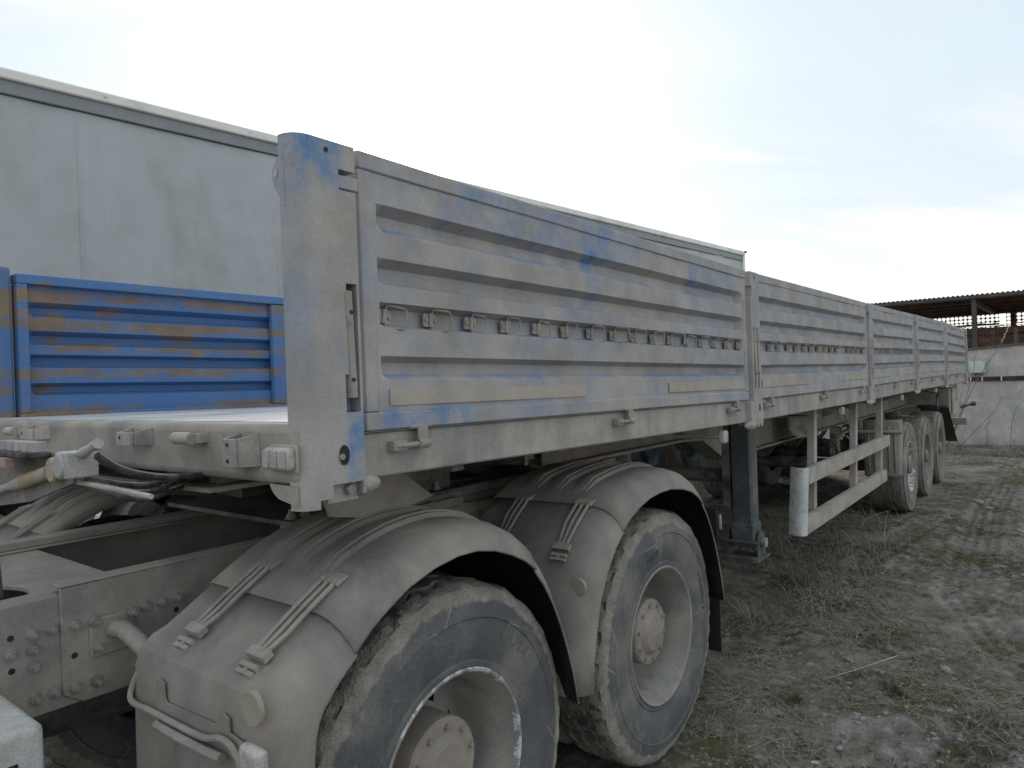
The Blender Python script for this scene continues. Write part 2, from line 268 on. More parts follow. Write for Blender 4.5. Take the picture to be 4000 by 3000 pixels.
# ------------------------------------------------------------------ mesh builder
WL = {None: Vector((0, 0, 0))}
class MB:
    def __init__(s): s.v = []; s.f = []; s.mi = []; s.cur = 0
    def pt(s, p): s.v.append(tuple(p)); return len(s.v) - 1
    def face(s, ids): s.f.append(tuple(ids)); s.mi.append(s.cur)
    def poly(s, pts): s.face([s.pt(p) for p in pts])
    def box(s, x0, x1, y0, y1, z0, z1):
        i = [s.pt((x, y, z)) for x in (x0, x1) for y in (y0, y1) for z in (z0, z1)]
        for q in ((0, 1, 3, 2), (4, 6, 7, 5), (0, 4, 5, 1), (2, 3, 7, 6), (0, 2, 6, 4), (1, 5, 7, 3)): s.face([i[k] for k in q])
    def hexa(s, a, b):          # a, b: two quads (4 points each), joined
        i = [s.pt(p) for p in a] + [s.pt(p) for p in b]
        s.face(i[:4]); s.face(i[4:][::-1])
        for k in range(4): s.face((i[k], i[(k + 1) % 4], i[4 + (k + 1) % 4], i[4 + k]))
    def prism(s, pts, d):       # polygon extruded by vector d
        n = len(pts); a = [s.pt(p) for p in pts]; b = [s.pt(Vector(p) + Vector(d)) for p in pts]
        s.face(a); s.face(b[::-1])
        for k in range(n): s.face((a[k], a[(k + 1) % n], b[(k + 1) % n], b[k]))
    def loft(s, rows, close=False, caps=False):
        ids = [[s.pt(p) for p in r] for r in rows]
        for a, b in zip(ids, ids[1:]):
            n = len(a)
            for k in range(n if close else n - 1): s.face((a[k], a[(k + 1) % n], b[(k + 1) % n], b[k]))
        if caps: s.face(ids[0]); s.face(ids[-1][::-1])
        return ids
    def tube(s, pts, r, n=8, caps=True):
        pts = [Vector(p) for p in pts]; rows = []; u = None
        for i, p in enumerate(pts):
            d = (pts[min(i + 1, len(pts) - 1)] - pts[max(i - 1, 0)]).normalized()
            if u is None:
                u = d.orthogonal().normalized()
            u = (u - d * u.dot(d)).normalized(); w = d.cross(u)
            rr = r[i] if isinstance(r, (list, tuple)) else r
            rows.append([p + (u * math.cos(2 * math.pi * k / n) + w * math.sin(2 * math.pi * k / n)) * rr for k in range(n)])
        s.loft(rows, True, caps)
    def lathe(s, prof, c, axis='y', n=24, caps=True):   # prof: (r, h)
        rows = []
        for r, h in prof:
            row = []
            for k in range(n):
                a = 2 * math.pi * k / n; x, z = r * math.cos(a), r * math.sin(a)
                row.append({'y': (c[0] + x, c[1] + h, c[2] + z), 'z': (c[0] + x, c[1] + z, c[2] + h), 'x': (c[0] + h, c[1] + x, c[2] + z)}[axis])
            rows.append(row)
        s.loft(rows, True, caps)
    def cells(s, xs, zs, full, P, depth):   # sheet of cells with holes; P(x,z,d) gives the point at depth d
        nx, nz = len(xs) - 1, len(zs) - 1; idx = {}
        def vid(i, j, d):
            if (i, j, d) not in idx: idx[(i, j, d)] = s.pt(P(xs[i], zs[j], depth * d))
            return idx[(i, j, d)]
        ok = lambda i, j: 0 <= i < nx and 0 <= j < nz and full(i, j)
        for i in range(nx):
            for j in range(nz):
                if not ok(i, j): continue
                s.face((vid(i, j, 0), vid(i + 1, j, 0), vid(i + 1, j + 1, 0), vid(i, j + 1, 0)))
                for (a, b, di, dj) in (((i, j), (i + 1, j), 0, -1), ((i, j + 1), (i + 1, j + 1), 0, 1), ((i, j), (i, j + 1), -1, 0), ((i + 1, j), (i + 1, j + 1), 1, 0)):
                    if not ok(i + di, j + dj): s.face((vid(*a, 0), vid(*b, 0), vid(*b, 1), vid(*a, 1)))
    def build(s, name, mat, parent=None, bevel=0.0, ang=35, seg=2, origin=None, recalc=True):
        me = bpy.data.meshes.new(name)
        V = np.array(s.v, float)
        c = Vector((V.min(0) + V.max(0)) / 2) if origin is None else Vector(origin)
        me.from_pydata([tuple(p) for p in (V - np.array(c))], [], s.f)
        mats = mat if isinstance(mat, (list, tuple)) else [mat]
        for m in mats: me.materials.append(M[m] if isinstance(m, str) else m)
        if len(mats) > 1: me.polygons.foreach_set('material_index', s.mi)
        if recalc:
            bm = bmesh.new(); bm.from_mesh(me); bmesh.ops.recalc_face_normals(bm, faces=bm.faces); bm.to_mesh(me); bm.free()
        me.polygons.foreach_set('use_smooth', [True] * len(me.polygons))
        me.set_sharp_from_angle(angle=R(ang))
        me.update()
        o = bpy.data.objects.new(name, me); COL.objects.link(o)
        o.parent = parent; o.location = c - WL[parent]; WL[o] = c
        if bevel:
            b = o.modifiers.new('bevel', 'BEVEL'); b.width = bevel; b.segments = seg; b.limit_method = 'ANGLE'; b.angle_limit = R(40)
            b.harden_normals = False
        return o
    def xf(s, f): s.v = [tuple(f(*p)) for p in s.v]; return s

def thing(name, label, cat, loc=(0, 0, 0), group=None):
    o = bpy.data.objects.new(name, None); COL.objects.link(o); o.location = loc; WL[o] = Vector(loc)
    o.empty_display_size = 0.2
    return tag(o, label, cat, group)
def tag(o, label, cat=None, group=None, kind=None):
    if label: o['label'] = label
    if cat: o['category'] = cat
    if group: o['group'] = group
    if kind: o['kind'] = kind
    return o
def copy_to(o, parent, world, rot=None):        # linked copy of a part and its sub-parts
    c = o.copy(); COL.objects.link(c); c.parent = parent; c.location = Vector(world) - WL[parent]; WL[c] = Vector(world)
    if rot: c.rotation_euler = rot
    for ch in list(o.children):
        k = ch.copy(); COL.objects.link(k); k.parent = c
    return c
def curve(pts, n=6):          # Catmull-Rom through the points
    P = [Vector(p) for p in pts]; P = [P[0]] + P + [P[-1]]; out = []
    for i in range(1, len(P) - 2):
        for k in range(n):
            u = k / n; a, b, c, d = P[i - 1:i + 3]
            out.append(.5 * ((2 * b) + (c - a) * u + (2 * a - 5 * b + 4 * c - d) * u * u + (3 * b - a - 3 * c + d) * u ** 3))
    return out + [P[-2]]
def interp(x, xs, ys): return float(np.interp(x, xs, ys))
# ================================================================== FLATBED TRAILER
KX = [-0.2, 0.0, 2.65, 5.70, 8.28, 11.0, 13.8]
zb = lambda x: interp(x, KX, [1.564, 1.562, 1.528, 1.527, 1.543, 1.550, 1.545])
zt = lambda x: interp(x, KX, [2.240, 2.244, 2.228, 2.258, 2.297, 2.334, 2.326])
zr = lambda x: interp(x, KX, [1.448, 1.445, 1.406, 1.397, 1.404, 1.396, 1.388])
TR = thing('flatbed_trailer', 'long dusty blue flatbed semi-trailer with corrugated drop sides and three rear axles', 'trailer', (6.8, 1.25, 0.0))
PANELS = [(0.0, 2.635), (2.80, 5.625), (5.81, 8.18), (8.385, 10.91), (11.10, 13.77)]
CH = [(.824, .793, .749, .720), (.628, .600, .544, .531), (.466, .447, .387, .374), (.270, .248, .204, .182)]

def board(xl, xr, y0, mat, dent=0.004, dep=.034, fr=0.0):
    def P(x, s, d): return (x, y0 + d, zb(x) + s * (zt(x) - zb(x)))
    m = MB()
    prof = [(.936, 0)]
    for a, b, c_, d_ in CH: prof += [(a, 0), (b, 1), (c_, 1), (d_, 0)]
    prof += [(.066, 0)]
    a, b = xl + .042, xr - .042
    xs = [a, a + .012, a + .034] + list(np.linspace(a + .15, b - .15, max(8, int((b - a) / .12)))) + [b - .034, b - .012, b]
    rows = []
    for i, x in enumerate(xs):
        k = 0.0 if i < 2 or i >= len(xs) - 2 else 1.0
        row = []
        for s, d in prof:
            n = noise.noise(Vector((x * 2.3, s * 7 + y0 * 5, 1.3))) * dent + noise.noise(Vector((x * 9, s * 16 + y0 * 5, 4.1))) * dent * .45
            row.append(P(x, s, .002 + d * k * dep + (n if 0 < i < len(xs) - 1 else 0)))
        rows.append(row)
    m.loft(rows)
    m.poly([P(a, .936, .007 + dep), P(b, .936, .007 + dep), P(b, .066, .007 + dep), P(a, .066, .007 + dep)])
    pan = m.build('side_board', mat, TR, ang=25, recalc=False)
    f = MB()
    xm = list(np.linspace(xl, xr, 12))
    for s0, s1 in ((0, .066), (.936, 1.0)):
        f.loft([[P(x, s0, -.003 - fr + noise.noise(Vector((x * 2, s0, y0))) * .003), P(x, s1, -.003 - fr + noise.noise(Vector((x * 2, s1, y0))) * .004), P(x, s1, .045), P(x, s0, .045)] for x in xm], True, True)
    for x0, x1 in ((xl, xl + .042), (xr - .042, xr)):
        f.hexa([P(x0, .067, -.002 - fr), P(x1, .067, -.002 - fr), P(x1, .935, -.002 - fr), P(x0, .935, -.002 - fr)],
               [P(x0, .067, .043), P(x1, .067, .043), P(x1, .935, .043), P(x0, .935, .043)])
    f.build('frame', mat, pan, bevel=.004)
    return pan, P

# lashing ring variants (hinge axis at the origin)
def ring_mesh(angd):
    m = MB()
    m.box(-.026, .022, -.004, .002, -.018, .018)
    m.lathe([(.0055, -.008), (.0055, -.004)], (-.018, 0, 0), 'y', 8); m.lathe([(.0055, -.008), (.0055, -.004)], (.014, 0, 0), 'y', 8)
    m.box(-.008, .004, -.010, -.004, -.018, .018)
    a = R(angd); pts = []
    for x, z in ((0, -.012), (0, -.026), (.012, -.0285), (.05, -.026), (.058, -.018), (.058, .018), (.05, .026), (.012, .0285), (0, .026), (0, .012)):
        pts.append((x * math.cos(a), -.010 - x * math.sin(a), z))
    m.tube(pts, .0028, 6)
    return m
ringo = [ring_mesh(g).build('lashing_ring', 'strap', None, origin=(0, 0, 0)) for g in (4, 18, 30, 84)]
HL = []
def hinge_mesh():
    m = MB()
    m.box(-.034, .038, -.012, .004, .030, .038)
    m.box(-.010, .024, -.014, -.006, -.016, .031)
    m.tube([(-.010, -.010, -.012), (.024, -.010, -.012)], .013, 10)
    m.tube([(-.085, -.008, -.012), (-.05, -.009, -.012), (.034, -.010, -.012)], .0075, 8)
    m.box(-.095, -.05, -.012, .012, -.024, .002)
    return m
hingeo = hinge_mesh().build('hinge', 'strap', None, origin=(0, 0, 0), bevel=.002)

for i, (xl, xr) in enumerate(PANELS):
    pan, P = board(xl, xr, 0.0, 'board', .005 if i < 2 else .010)
    n = 16
    for k in range(n):
        x = xl + .085 + k * (xr - xl - .16) / (n - 1)
        g = random.choice([0, 0, 1, 1, 1, 2])
        if (i, k) in ((0, 7), (0, 10), (1, 3), (2, 4), (2, 8), (3, 5)): g = 3
        if (i, k) in ((2, 7), (3, 9), (4, 3), (1, 11)): continue
        q = P(x, .417, .022)
        r = copy_to(ringo[g], pan, q); r.rotation_euler = (0, random.uniform(-.12, .12), 0)
    if i == 0: segs = [(xl + .078, xl + .99), (xl + 1.666, xr - .045)]
    elif i == 1: segs = [(xl + .06, xl + 1.02), (xr - 1.0, xr - .05)]
    else: segs = [(xl + .06, xl + .9), (xl + 1.25, xr - .05)]
    for a, b in segs:
        m = MB(); m.loft([[P(x, .088, .0), P(x, .148, .0), P(x, .148, -.0028), P(x, .088, -.0028)] for x in np.linspace(a, b, 10)], True, True)
        m.build('reflective_tape', 'tape', pan)
    for f_ in (.065, .49, .925):
        x = xl + f_ * (xr - xl); copy_to(hingeo, pan, (x, 0.0, zb(x) - .030))
for o in ringo + [hingeo]: bpy.data.objects.remove(o)

# far side boards, worn bright blue
for i, (xl, xr) in enumerate(PANELS):
    pan, P = board(xl, xr, 2.415, 'farboard', .005, .052, .035)
    xm = (xl + xr) / 2 + .03
    m = MB(); m.hexa([P(xm - .052, .07, -.006), P(xm - .046, .07, -.034), P(xm + .046, .07, -.034), P(xm + .052, .07, -.008)],
                     [P(xm - .052, .93, -.006), P(xm - .046, .93, -.034), P(xm + .046, .93, -.034), P(xm + .052, .93, -.008)])
    m.build('stiffener', 'farboard', pan, bevel=.004)
    for k in range(14):
        x = xl + .15 + k * (xr - xl - .3) / 13
        pass
m = MB(); m.box(-.2, -.012, 2.405, 2.47, 1.46, 2.275)
fp = m.build('far_corner_post', 'farboard', TR, bevel=.012)
for i in range(4):
    xa = (PANELS[i][1] + PANELS[i + 1][0]) / 2
    m = MB(); m.box(xa - .065, xa + .065, 2.405, 2.47, 1.40, zt(xa)); m.build('stake_post', 'farboard', TR, bevel=.008)
m = MB(); m.box(13.79, 13.95, 2.405, 2.47, 1.40, zt(13.8)); m.build('corner_post', 'farboard', TR, bevel=.008)
# rear tailboard
m = MB(); m.box(13.86, 13.90, .06, 2.40, 1.56, 2.28); m.build('tailboard', 'board', TR, bevel=.006)

# side rails, front rail, deck
for nm, ya, yb in (('side_rail', .014, .075), ('side_rail', 2.41, 2.47)):
    m = MB(); m.loft([[(x, ya, zr(x)), (x, ya, zb(x) - .006), (x, yb, zb(x) - .006), (x, yb, zr(x))] for x in [-.02, .6, 1.3, 2.0, 2.65, 4.2, 5.7, 7, 8.28, 9.6, 11, 12.4, 13.8]], True, True)
    m.build(nm, 'rail', TR, bevel=.006)
m = MB(); m.box(-.2, -.13, -.004, 2.5, 1.455, 1.5925); m.build('front_rail', 'frame', TR, bevel=.02, seg=3)
# plywood deck sheets, each a piece of its own
dx = [-.13, 1.22, 2.6, 4.4, 6.2, 8.0, 9.8, 11.6, 13.8]
for i in range(len(dx) - 1):
    for j, (ya, yb) in enumerate(((.076, 1.245), (1.255, 2.405))):
        m = MB(); xs = np.linspace(dx[i] + .004, dx[i + 1] - .004, 6)
        m.loft([[(x, ya, zb(x) + .008), (x, ya, zb(x) + .029 + random.uniform(0, .003)), (x, yb, zb(x) + .029 + random.uniform(0, .003)), (x, yb, zb(x) + .008)] for x in xs], True, True)
        m.build('deck_sheet', 'deck', TR)
m = MB()
for x in np.arange(.4, 13.7, .55): m.box(x - .025, x + .025, .076, 2.409, 1.415, zb(x) + .005)
for o in [m.build('cross_bearer', 'dustydark', TR)]: o['kind'] = 'stuff'

# stake posts on the near side -------------------------------------------------
def post(xa, xb, lower, corner=False, last=False):
    m = MB(); w = xb - xa
    H0, H1 = zr(xa) - .028, zt(xa) - .004
    Z = lambda f: zb(xa) + f * (zt(xa) - zb(xa))
    if corner:
        xs = [xa, -.155, -.112, -.0745, -.026 - .001, xb]
        xs = [-.155, -.120, -.0745, -.064, -.033, xb]
        zs = [H0, H0 + .03, 1.612, 1.70, 1.912, 2.128, 2.176, H1]
        hole = lambda i, j: (j in (2, 3) and i in (2, 3)) and not (j == 3 and i == 2 and False) or (j == 5 and i >= 2) or (j == 0 and i in (2, 3))
        hole = lambda i, j: (j in (2, 3) and i == 3) or (j == 2 and i == 2) or (j == 5 and i >= 2) or (j == 0 and i in (1, 2, 3))
    else:
        xs = [xa, xa + w * .18, xa + w * .36, xa + w * .58, xa + w * .78, xb]
        zs = [H0, H0 + .04, Z(.08), Z(.56), Z(.80), Z(.88), H1]
        hole = lambda i, j: (j == 2 and i in (1, 3)) or (j == 4 and i in (0, 4)) or (j == 0 and i in (1, 3))
    m.cells(xs, zs, lambda i, j: not hole(i, j), lambda x, z, d: (x, -.022 + d, z), .045)
    if corner:
        prof = [(-.155, -.022), (-.172, -.018), (-.187, -.006), (-.195, .010), (-.197, .030)]
        m.loft([[(x, y, z) for x, y in prof] for z in (H0 - .02, 1.0 * H1)])
        m.poly([(x, y, H1) for x, y in prof] + [(-.155, .03, H1)])
    m2 = MB(); 
    p = m.build('corner_post' if corner or last else 'stake_post', 'post', TR, ang=30, bevel=0 if corner else .003)
    if corner or not last:
        k = MB(); k.box(xa + (.04 if corner else .004), xb - .004, .018, .03, H0 + .05, H1 - .01); k.build('back_plate', 'post', p)
    # latch bars
    for a_, b_ in (((-.0735, -.036),) if corner else ((xs[1], xs[2]), (xs[3], xs[4]))):
        k = MB(); z0, z1 = (1.645, 1.895) if corner else (Z(.135), Z(.53))
        c0 = (a_ + b_) / 2; h = (b_ - a_) / 2 * (.74 if corner else .7)
        off = -.005 if corner else 0
        k.loft([[(c0 - h + sh, -.012, z), (c0 - h * .6 + sh, -.026, z), (c0 + h * .6 + sh, -.026, z), (c0 + h + sh, -.012, z), (c0 + h + sh, .0, z), (c0 - h + sh, .0, z)] for z, sh in ((z0, .004), (z1, -.004))], True, True)
        l = k.build('latch_bar', 'strap', p, bevel=.002)
        for zf in (.17, .80):
            q = MB(); zc = z0 + zf * (z1 - z0); q.lathe([(.0052, -.0275), (.0052, -.024)], (c0, 0, zc), 'y', 10); q.build('latch_hole', 'plasticdark', p)
    # lower box, rubber cone
    if not corner:
        k = MB(); k.box(xa - .035, xb + .02, -.02, .06, H0 + .012, zb(xa) - .008)
        k.build('post_foot', 'post', p, bevel=.006)
        k = MB(); k.lathe([(.006, -.0245), (.006, -.018)], ((xa + xb) / 2, 0, H1 - .03), 'y', 8); k.build('bolt_hole', 'plasticdark', p)
        k = MB()
        for zc in (zb(xa) - .045,): k.lathe([(.011, -.0235), (.011, -.021)], ((xa + xb) / 2 + .02, 0, zc), 'y', 12); k.v = [(x, y, zc + (z - zc) * 2.0) for x, y, z in k.v]
        k.build('slot', 'plasticdark', p)
    k = MB()
    if corner: k.lathe([(.0, .045), (.012, .04), (.022, .02), (.026, -.0), (.026, -.03)], (xb + .022, .01, 1.435), 'x', 14)
    else: k.lathe([(.0, -.085), (.012, -.075), (.024, -.045), (.027, -.02), (.027, .02)], (xa - .01, -.002, H0 + .012), 'x', 14)
    k.build('rubber_cone', 'dusty', p)
    return p
cp = post(-.197, -.026, 0, corner=True)
# details of the front corner post
k = MB(); k.prism([(-.197, .012, 2.075), (-.197, .014, 2.195), (-.197, .040, 2.180), (-.197, .056, 2.162), (-.197, .056, 2.138), (-.197, .044, 2.116)], (.012, 0, 0))
k.build('lifting_lug', 'post', cp)
k = MB(); k.lathe([(.0065, -.199), (.0065, -.184)], (0, .041, 2.152), 'x', 10); k.v = [(x, y, 2.150 + (z - 2.150) * 1.6) for x, y, z in k.v]; k.build('lug_hole', 'lens', cp)
k = MB(); k.lathe([(.0135, -.0255), (.0135, -.0215)], (-.087, 0, 1.515), 'y', 18); k.v = [(x, y, 1.515 + (z - 1.515) * 1.7) for x, y, z in k.v]; k.build('oval_slot', 'plasticdark', cp)
k = MB(); k.lathe([(.008, -.0275), (.008, -.0245)], (-.095, 0, 1.512), 'y', 6); k.build('bolt', 'bolt', cp)
k = MB(); k.lathe([(.0055, -.025), (.0055, -.0215)], (-.108, 0, 2.213), 'y', 12); k.build('bolt_hole', 'plasticdark', cp)
k = MB(); k.lathe([(0, -.014), (.012, -.014), (.0135, -.011), (.0135, .01)], (-.062, 0, 1.432), 'y', 6); k.build('bolt', 'bolt', cp)
k = MB(); k.box(-.118, -.03, .002, .012, 1.405, 1.452); k.build('foot_plate', 'post', cp)
k = MB(); k.prism([(-.201, .105, 1.456), (-.201, .003, 1.456), (-.201, .003, 1.412), (-.201, .07, 1.424), (-.201, .09, 1.436)], (.006, 0, 0)); k.build('gusset', 'frame', cp)
k = MB(); k.box(-.075, -.012, -.016, .02, 2.134, 2.166); k.build('latch_tongue', 'board', cp, bevel=.003)
POSTS = [(2.655, 2.785), (5.645, 5.795), (8.21, 8.365), (10.935, 11.085)]
for a, b in POSTS: post(a, b, 0)
post(13.785, 13.93, 0, last=True)

# fittings on the front rail
def open_bracket(yl, yr, zt_, zb_, dep):
    m = MB(); x0 = -.200; t_ = .006
    m.box(x0 - dep, x0 - dep + t_, yr, yl, zb_, zt_)
    m.hexa([(x0 - dep + t_, yr, zb_), (x0 - dep + t_, yr + t_, zb_), (x0, yr + t_ - .03, zb_), (x0, yr - .03, zb_)], [(x0 - dep + t_, yr, zt_), (x0 - dep + t_, yr + t_, zt_), (x0, yr + t_ - .03, zt_ + .012), (x0, yr - .03, zt_ + .012)])
    m.hexa([(x0 - dep + t_, yl - t_, zb_), (x0 - dep + t_, yl, zb_), (x0, yl, zb_), (x0, yl - t_, zb_)], [(x0 - dep + t_, yl - t_, zt_), (x0 - dep + t_, yl, zt_), (x0, yl, zt_ + .012), (x0, yl - t_, zt_ + .012)])
    o = m.build('socket_bracket', 'dusty', TR, bevel=.0015)
    for zf in ((.22, .8) if zt_ - zb_ > .05 else (.6,)):
        k = MB(); k.lathe([(.005, -dep - .2015), (.005, -dep - .198)], (0, yl - .022, zb_ + zf * (zt_ - zb_)), 'x', 8); k.build('bolt_hole', 'plasticdark', o)
open_bracket(.225, .168, 1.560, 1.494, .045)
open_bracket(.795, .695, 1.567, 1.530, .045)
open_bracket(1.58, 1.46, 1.567, 1.530, .045)
for y in (.42, 1.70):
    m = MB(); m.tube([(-.232, y + .055, 1.556), (-.232, y - .03, 1.556)], .0155, 12); m.tube([(-.23, y + .075, 1.556), (-.23, y + .05, 1.556)], .009, 10)
    m.box(-.225, -.2, y - .05, y - .015, 1.545, 1.568)
    m.build('hinge_pin', 'dusty', TR)
m = MB(); m.box(-.228, -.2005, -.004, .088, 1.492, 1.543); lampo = m.build('front_lamp', 'lens', TR, bevel=.010, seg=3)
m = MB(); m.box(-.204, -.2002, -.010, .094, 1.487, 1.548); m.build('lamp_base', 'rail', lampo, bevel=.004)
for ya, yb in ((.0, .027), (.031, .058), (.062, .085)):
    m = MB(); m.box(-.2305, -.2275, ya, yb, 1.498, 1.537); m.build('lens_facet', 'lens', lampo, bevel=.002)
m = MB(); m.box(-.14, .55, .49, .66, 1.398, 1.412); m.box(-.08, .55, .55, .60, 1.412, 1.46); m.build('coupler_plate', 'underbeam', TR, bevel=.003)
m = MB(); m.box(-.12, .9, .745, .755, 1.40, 1.462); m.box(-.12, .9, .70, .80, 1.462, 1.470); m.box(-.12, .9, .70, .80, 1.392, 1.402); m.build('coupler_beam', 'underbeam', TR)
m = MB(); m.box(-.10, 2.6, 1.0, 1.9, 1.385, 1.40); m.build('coupler_plate', 'dustydark', TR)

# chassis beams
def ibeam(y):
    m = MB()
    bx = [(1.75, 1.245), (3.25, 1.245), (3.59, 1.228), (4.02, 1.040), (4.6, 1.050), (13.6, 1.055)]
    m.loft([[(x, y - .005, z), (x, y + .005, z), (x, y + .005, 1.402), (x, y - .005, 1.402)] for x, z in bx], True, True)
    m.loft([[(x, y - .075, z), (x, y + .075, z), (x, y + .075, z - .016), (x, y - .075, z - .016)] for x, z in bx], True, True)
    m.box(1.75, 13.6, y - .07, y + .07, 1.402, 1.415)
    o = m.build('chassis_beam', 'underbeam', TR)
    k = MB()
    for x in np.arange(4.4, 13.4, .62):
        k.lathe([(.012, -.0075), (.012, -.0045)], (x, y, 1.30), 'y', 8); k.lathe([(.009, -.0075), (.009, -.0045)], (x + .2, y, 1.17), 'y', 8)
    k.build('web_hole', 'plasticdark', o)['kind'] = 'stuff'
    return o
b1 = ibeam(.75); b2 = ibeam(1.75)
for x in (2.2, 3.1, 4.4, 5.6, 7.0, 8.8, 10.3, 11.9, 13.2):
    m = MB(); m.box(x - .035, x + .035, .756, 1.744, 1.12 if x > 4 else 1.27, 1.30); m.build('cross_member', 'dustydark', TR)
for x in (7.06, 9.7, 11.6):
    m = MB(); m.prism([(x, .08, 1.40), (x, .745, 1.40), (x, .745, 1.16), (x, .45, 1.30), (x, .08, 1.37)], (.012, 0, 0)); m.build('outrigger', 'underbeam', TR)
# dimpled step plate on the beam
m = MB(); m.box(5.30, 5.96, .588, .60, 1.17, 1.375); dp = m.build('dimpled_plate', 'dustydark', TR)
for r_ in range(3):
    for c_ in range(5):
        m = MB(); m.lathe([(0, -.026), (.025, -.022), (.045, -.010), (.052, .0)], (5.39 + c_ * .125 - (r_ % 2) * .06, .588, 1.21 + r_ * .062), 'y', 12); m.build('dimple', 'frame', dp)
m = MB(); m.prism([(5.28, .588, 1.17), (5.96, .588, 1.17), (5.98, .50, 1.07), (5.26, .50, 1.09)], (0, .006, .004)); m.build('lower_lip', 'underbeam', dp)

# gusset behind the front corner post, with its foot bracket
m = MB(); m.prism([(.10, .34, 1.40), (.42, .34, 1.40), (.50, .34, 1.34), (.56, .34, 1.30), (.34, .34, 1.262), (.14, .34, 1.30)], (0, .010, 0)); m.build('nose_gusset', 'frame', TR)
# landing legs ---------------------------------------------------------------
def leg(yc):
    m = MB(); m.loft([[(x, y, z) for x, y in ((3.30, yc - .055), (3.315, yc - .067), (3.415, yc - .067), (3.43, yc - .055), (3.43, yc + .055), (3.415, yc + .067), (3.315, yc + .067), (3.30, yc + .055))] for z in (.70, 1.40)], True, True)
    o = m.build('landing_leg', 'legpaint', TR)
    m = MB(); m.box(3.292, 3.438, yc - .075, yc + .075, .562, .715); m.build('leg_sleeve', 'legpaint', o, bevel=.01)
    m = MB(); m.box(3.21, 3.44, yc - .125, yc + .115, .492, .506); m.prism([(3.21, yc - .125, .506), (3.24, yc - .125, .506), (3.24, yc + .115, .506), (3.21, yc + .115, .506)], (0, 0, .012)); m.build('foot', 'legpaint', o, bevel=.003)
    for s_ in (-1, 1):
        m = MB(); pts = [(3.37 + .065 * math.cos(a), yc + s_ * .096, .585 + .07 * math.sin(a)) for a in np.linspace(0, 2 * math.pi, 14)[:-1]]
        m.prism([(3.30, yc + s_ * .096, .506), (3.44, yc + s_ * .096, .506)] + [(3.37 + .07 * math.cos(a), yc + s_ * .096, .59 + .07 * math.sin(a)) for a in np.linspace(0, math.pi, 9)], (0, .010, 0)); m.build('foot_cheek', 'legpaint', o)
    m = MB(); m.tube([(3.37, yc - .12, .59), (3.37, yc + .12, .59)], .022, 12); m.tube([(3.37, yc - .126, .59), (3.37, yc - .11, .59)], .034, 6); m.build('pivot_pin', 'frame', o)
    m = MB(); m.tube([(3.27, yc - .11, .60), (3.27, yc + .12, .60)], .011, 8); m.build('tie_rod', 'legpaint', o)
    m = MB(); m.box(3.31, 3.40, yc + .075, yc + .083, .80, 1.40); m.box(3.31, 3.32, yc + .083, yc + .125, .80, 1.40); m.build('leg_bracket', 'dustydark', o)
    return o
leg(.305); leg(2.195)
m = MB(); m.tube([(3.40, .44, 1.0), (3.40, 2.06, 1.0)], .045, 12); m.build('leg_crossbar', 'dustydark', TR)
m = MB(); m.tube([(3.45, .44, .80), (4.3, .74, 1.08)], .02, 8); m.build('leg_brace', 'dustydark', TR)

# marker lamps under the side rail
for i, x in enumerate((2.36, 4.82, 7.48, 10.14, 12.6)):
    m = MB(); m.box(x - .028, x + .028, .022, .062, 1.318, 1.384); o = m.build('marker_lamp', 'lamp', TR, bevel=.012, seg=3)
    m = MB(); m.box(x + .004, x + .008, .0205, .0225, 1.336, 1.352); m.box(x + .004, x + .018, .0205, .0225, 1.334, 1.338); m.build('lamp_mark', 'red', o)
    m = MB(); m.box(x - .008, x + .012, .05, .058, 1.38, 1.41); m.tube([(x - .02, .06, 1.35), (x - .10, .10, 1.36), (x - .25, .2, 1.39)], .008, 6); m.build('lamp_bracket', 'dustydark', o)

# side guard ------------------------------------------------------------------
m = MB()
for z0, z1, xa, xb in ((.895, 1.0, 3.90, 6.80), (.565, .675, 3.80, 6.60)):
    m2 = MB(); t_ = .006
    # C channel: face, top lip, bottom lip
    m2.box(xa, xb, .05, .056, z0, z1); m2.box(xa, xb, .056, .10, z1 - t_, z1); m2.box(xa, xb, .056, .10, z0, z0 + t_)
    m2.build('guard_rail', 'guard', TR, bevel=.002)
m = MB(); rows = []
for f_ in np.linspace(0, 1, 7):
    zc = .565 + f_ * .447; sx = .088 * f_
    rows.append([(3.80 + sx, .046, zc), (3.775 + sx, .050, zc), (3.757 + sx, .066, zc), (3.752 + sx, .095, zc), (3.762 + sx, .13, zc), (3.785 + sx, .165, zc), (3.795 + sx, .16, zc), (3.773 + sx, .125, zc), (3.763 + sx, .095, zc), (3.770 + sx, .07, zc), (3.783 + sx, .058, zc), (3.80 + sx, .052, zc)])
m.loft(rows, True, True); m.build('guard_end_cap', 'whitecap', TR, ang=50)
for xb_, xt in ((4.24, 4.50), (5.54, 5.86), (6.64, 7.02)):
    m = MB(); w = .075
    m.hexa([(xb_ - w, .10, .56), (xb_, .10, .56), (xb_, .108, .56), (xb_ - w, .108, .56)], [(xt - w, .14, 1.40), (xt, .14, 1.40), (xt, .148, 1.40), (xt - w, .148, 1.40)])
    m.hexa([(xb_ - .006, .108, .56), (xb_, .108, .56), (xb_, .15, .56), (xb_ - .006, .15, .56)], [(xt - .006, .148, 1.40), (xt, .148, 1.40), (xt, .19, 1.40), (xt - .006, .19, 1.40)])
    m.hexa([(xb_ - w, .108, .56), (xb_ - w + .006, .108, .56), (xb_ - w + .006, .15, .56), (xb_ - w, .15, .56)], [(xt - w, .148, 1.40), (xt - w + .006, .148, 1.40), (xt - w + .006, .19, 1.40), (xt - w, .19, 1.40)])
    m.build('guard_post', 'guard', TR)
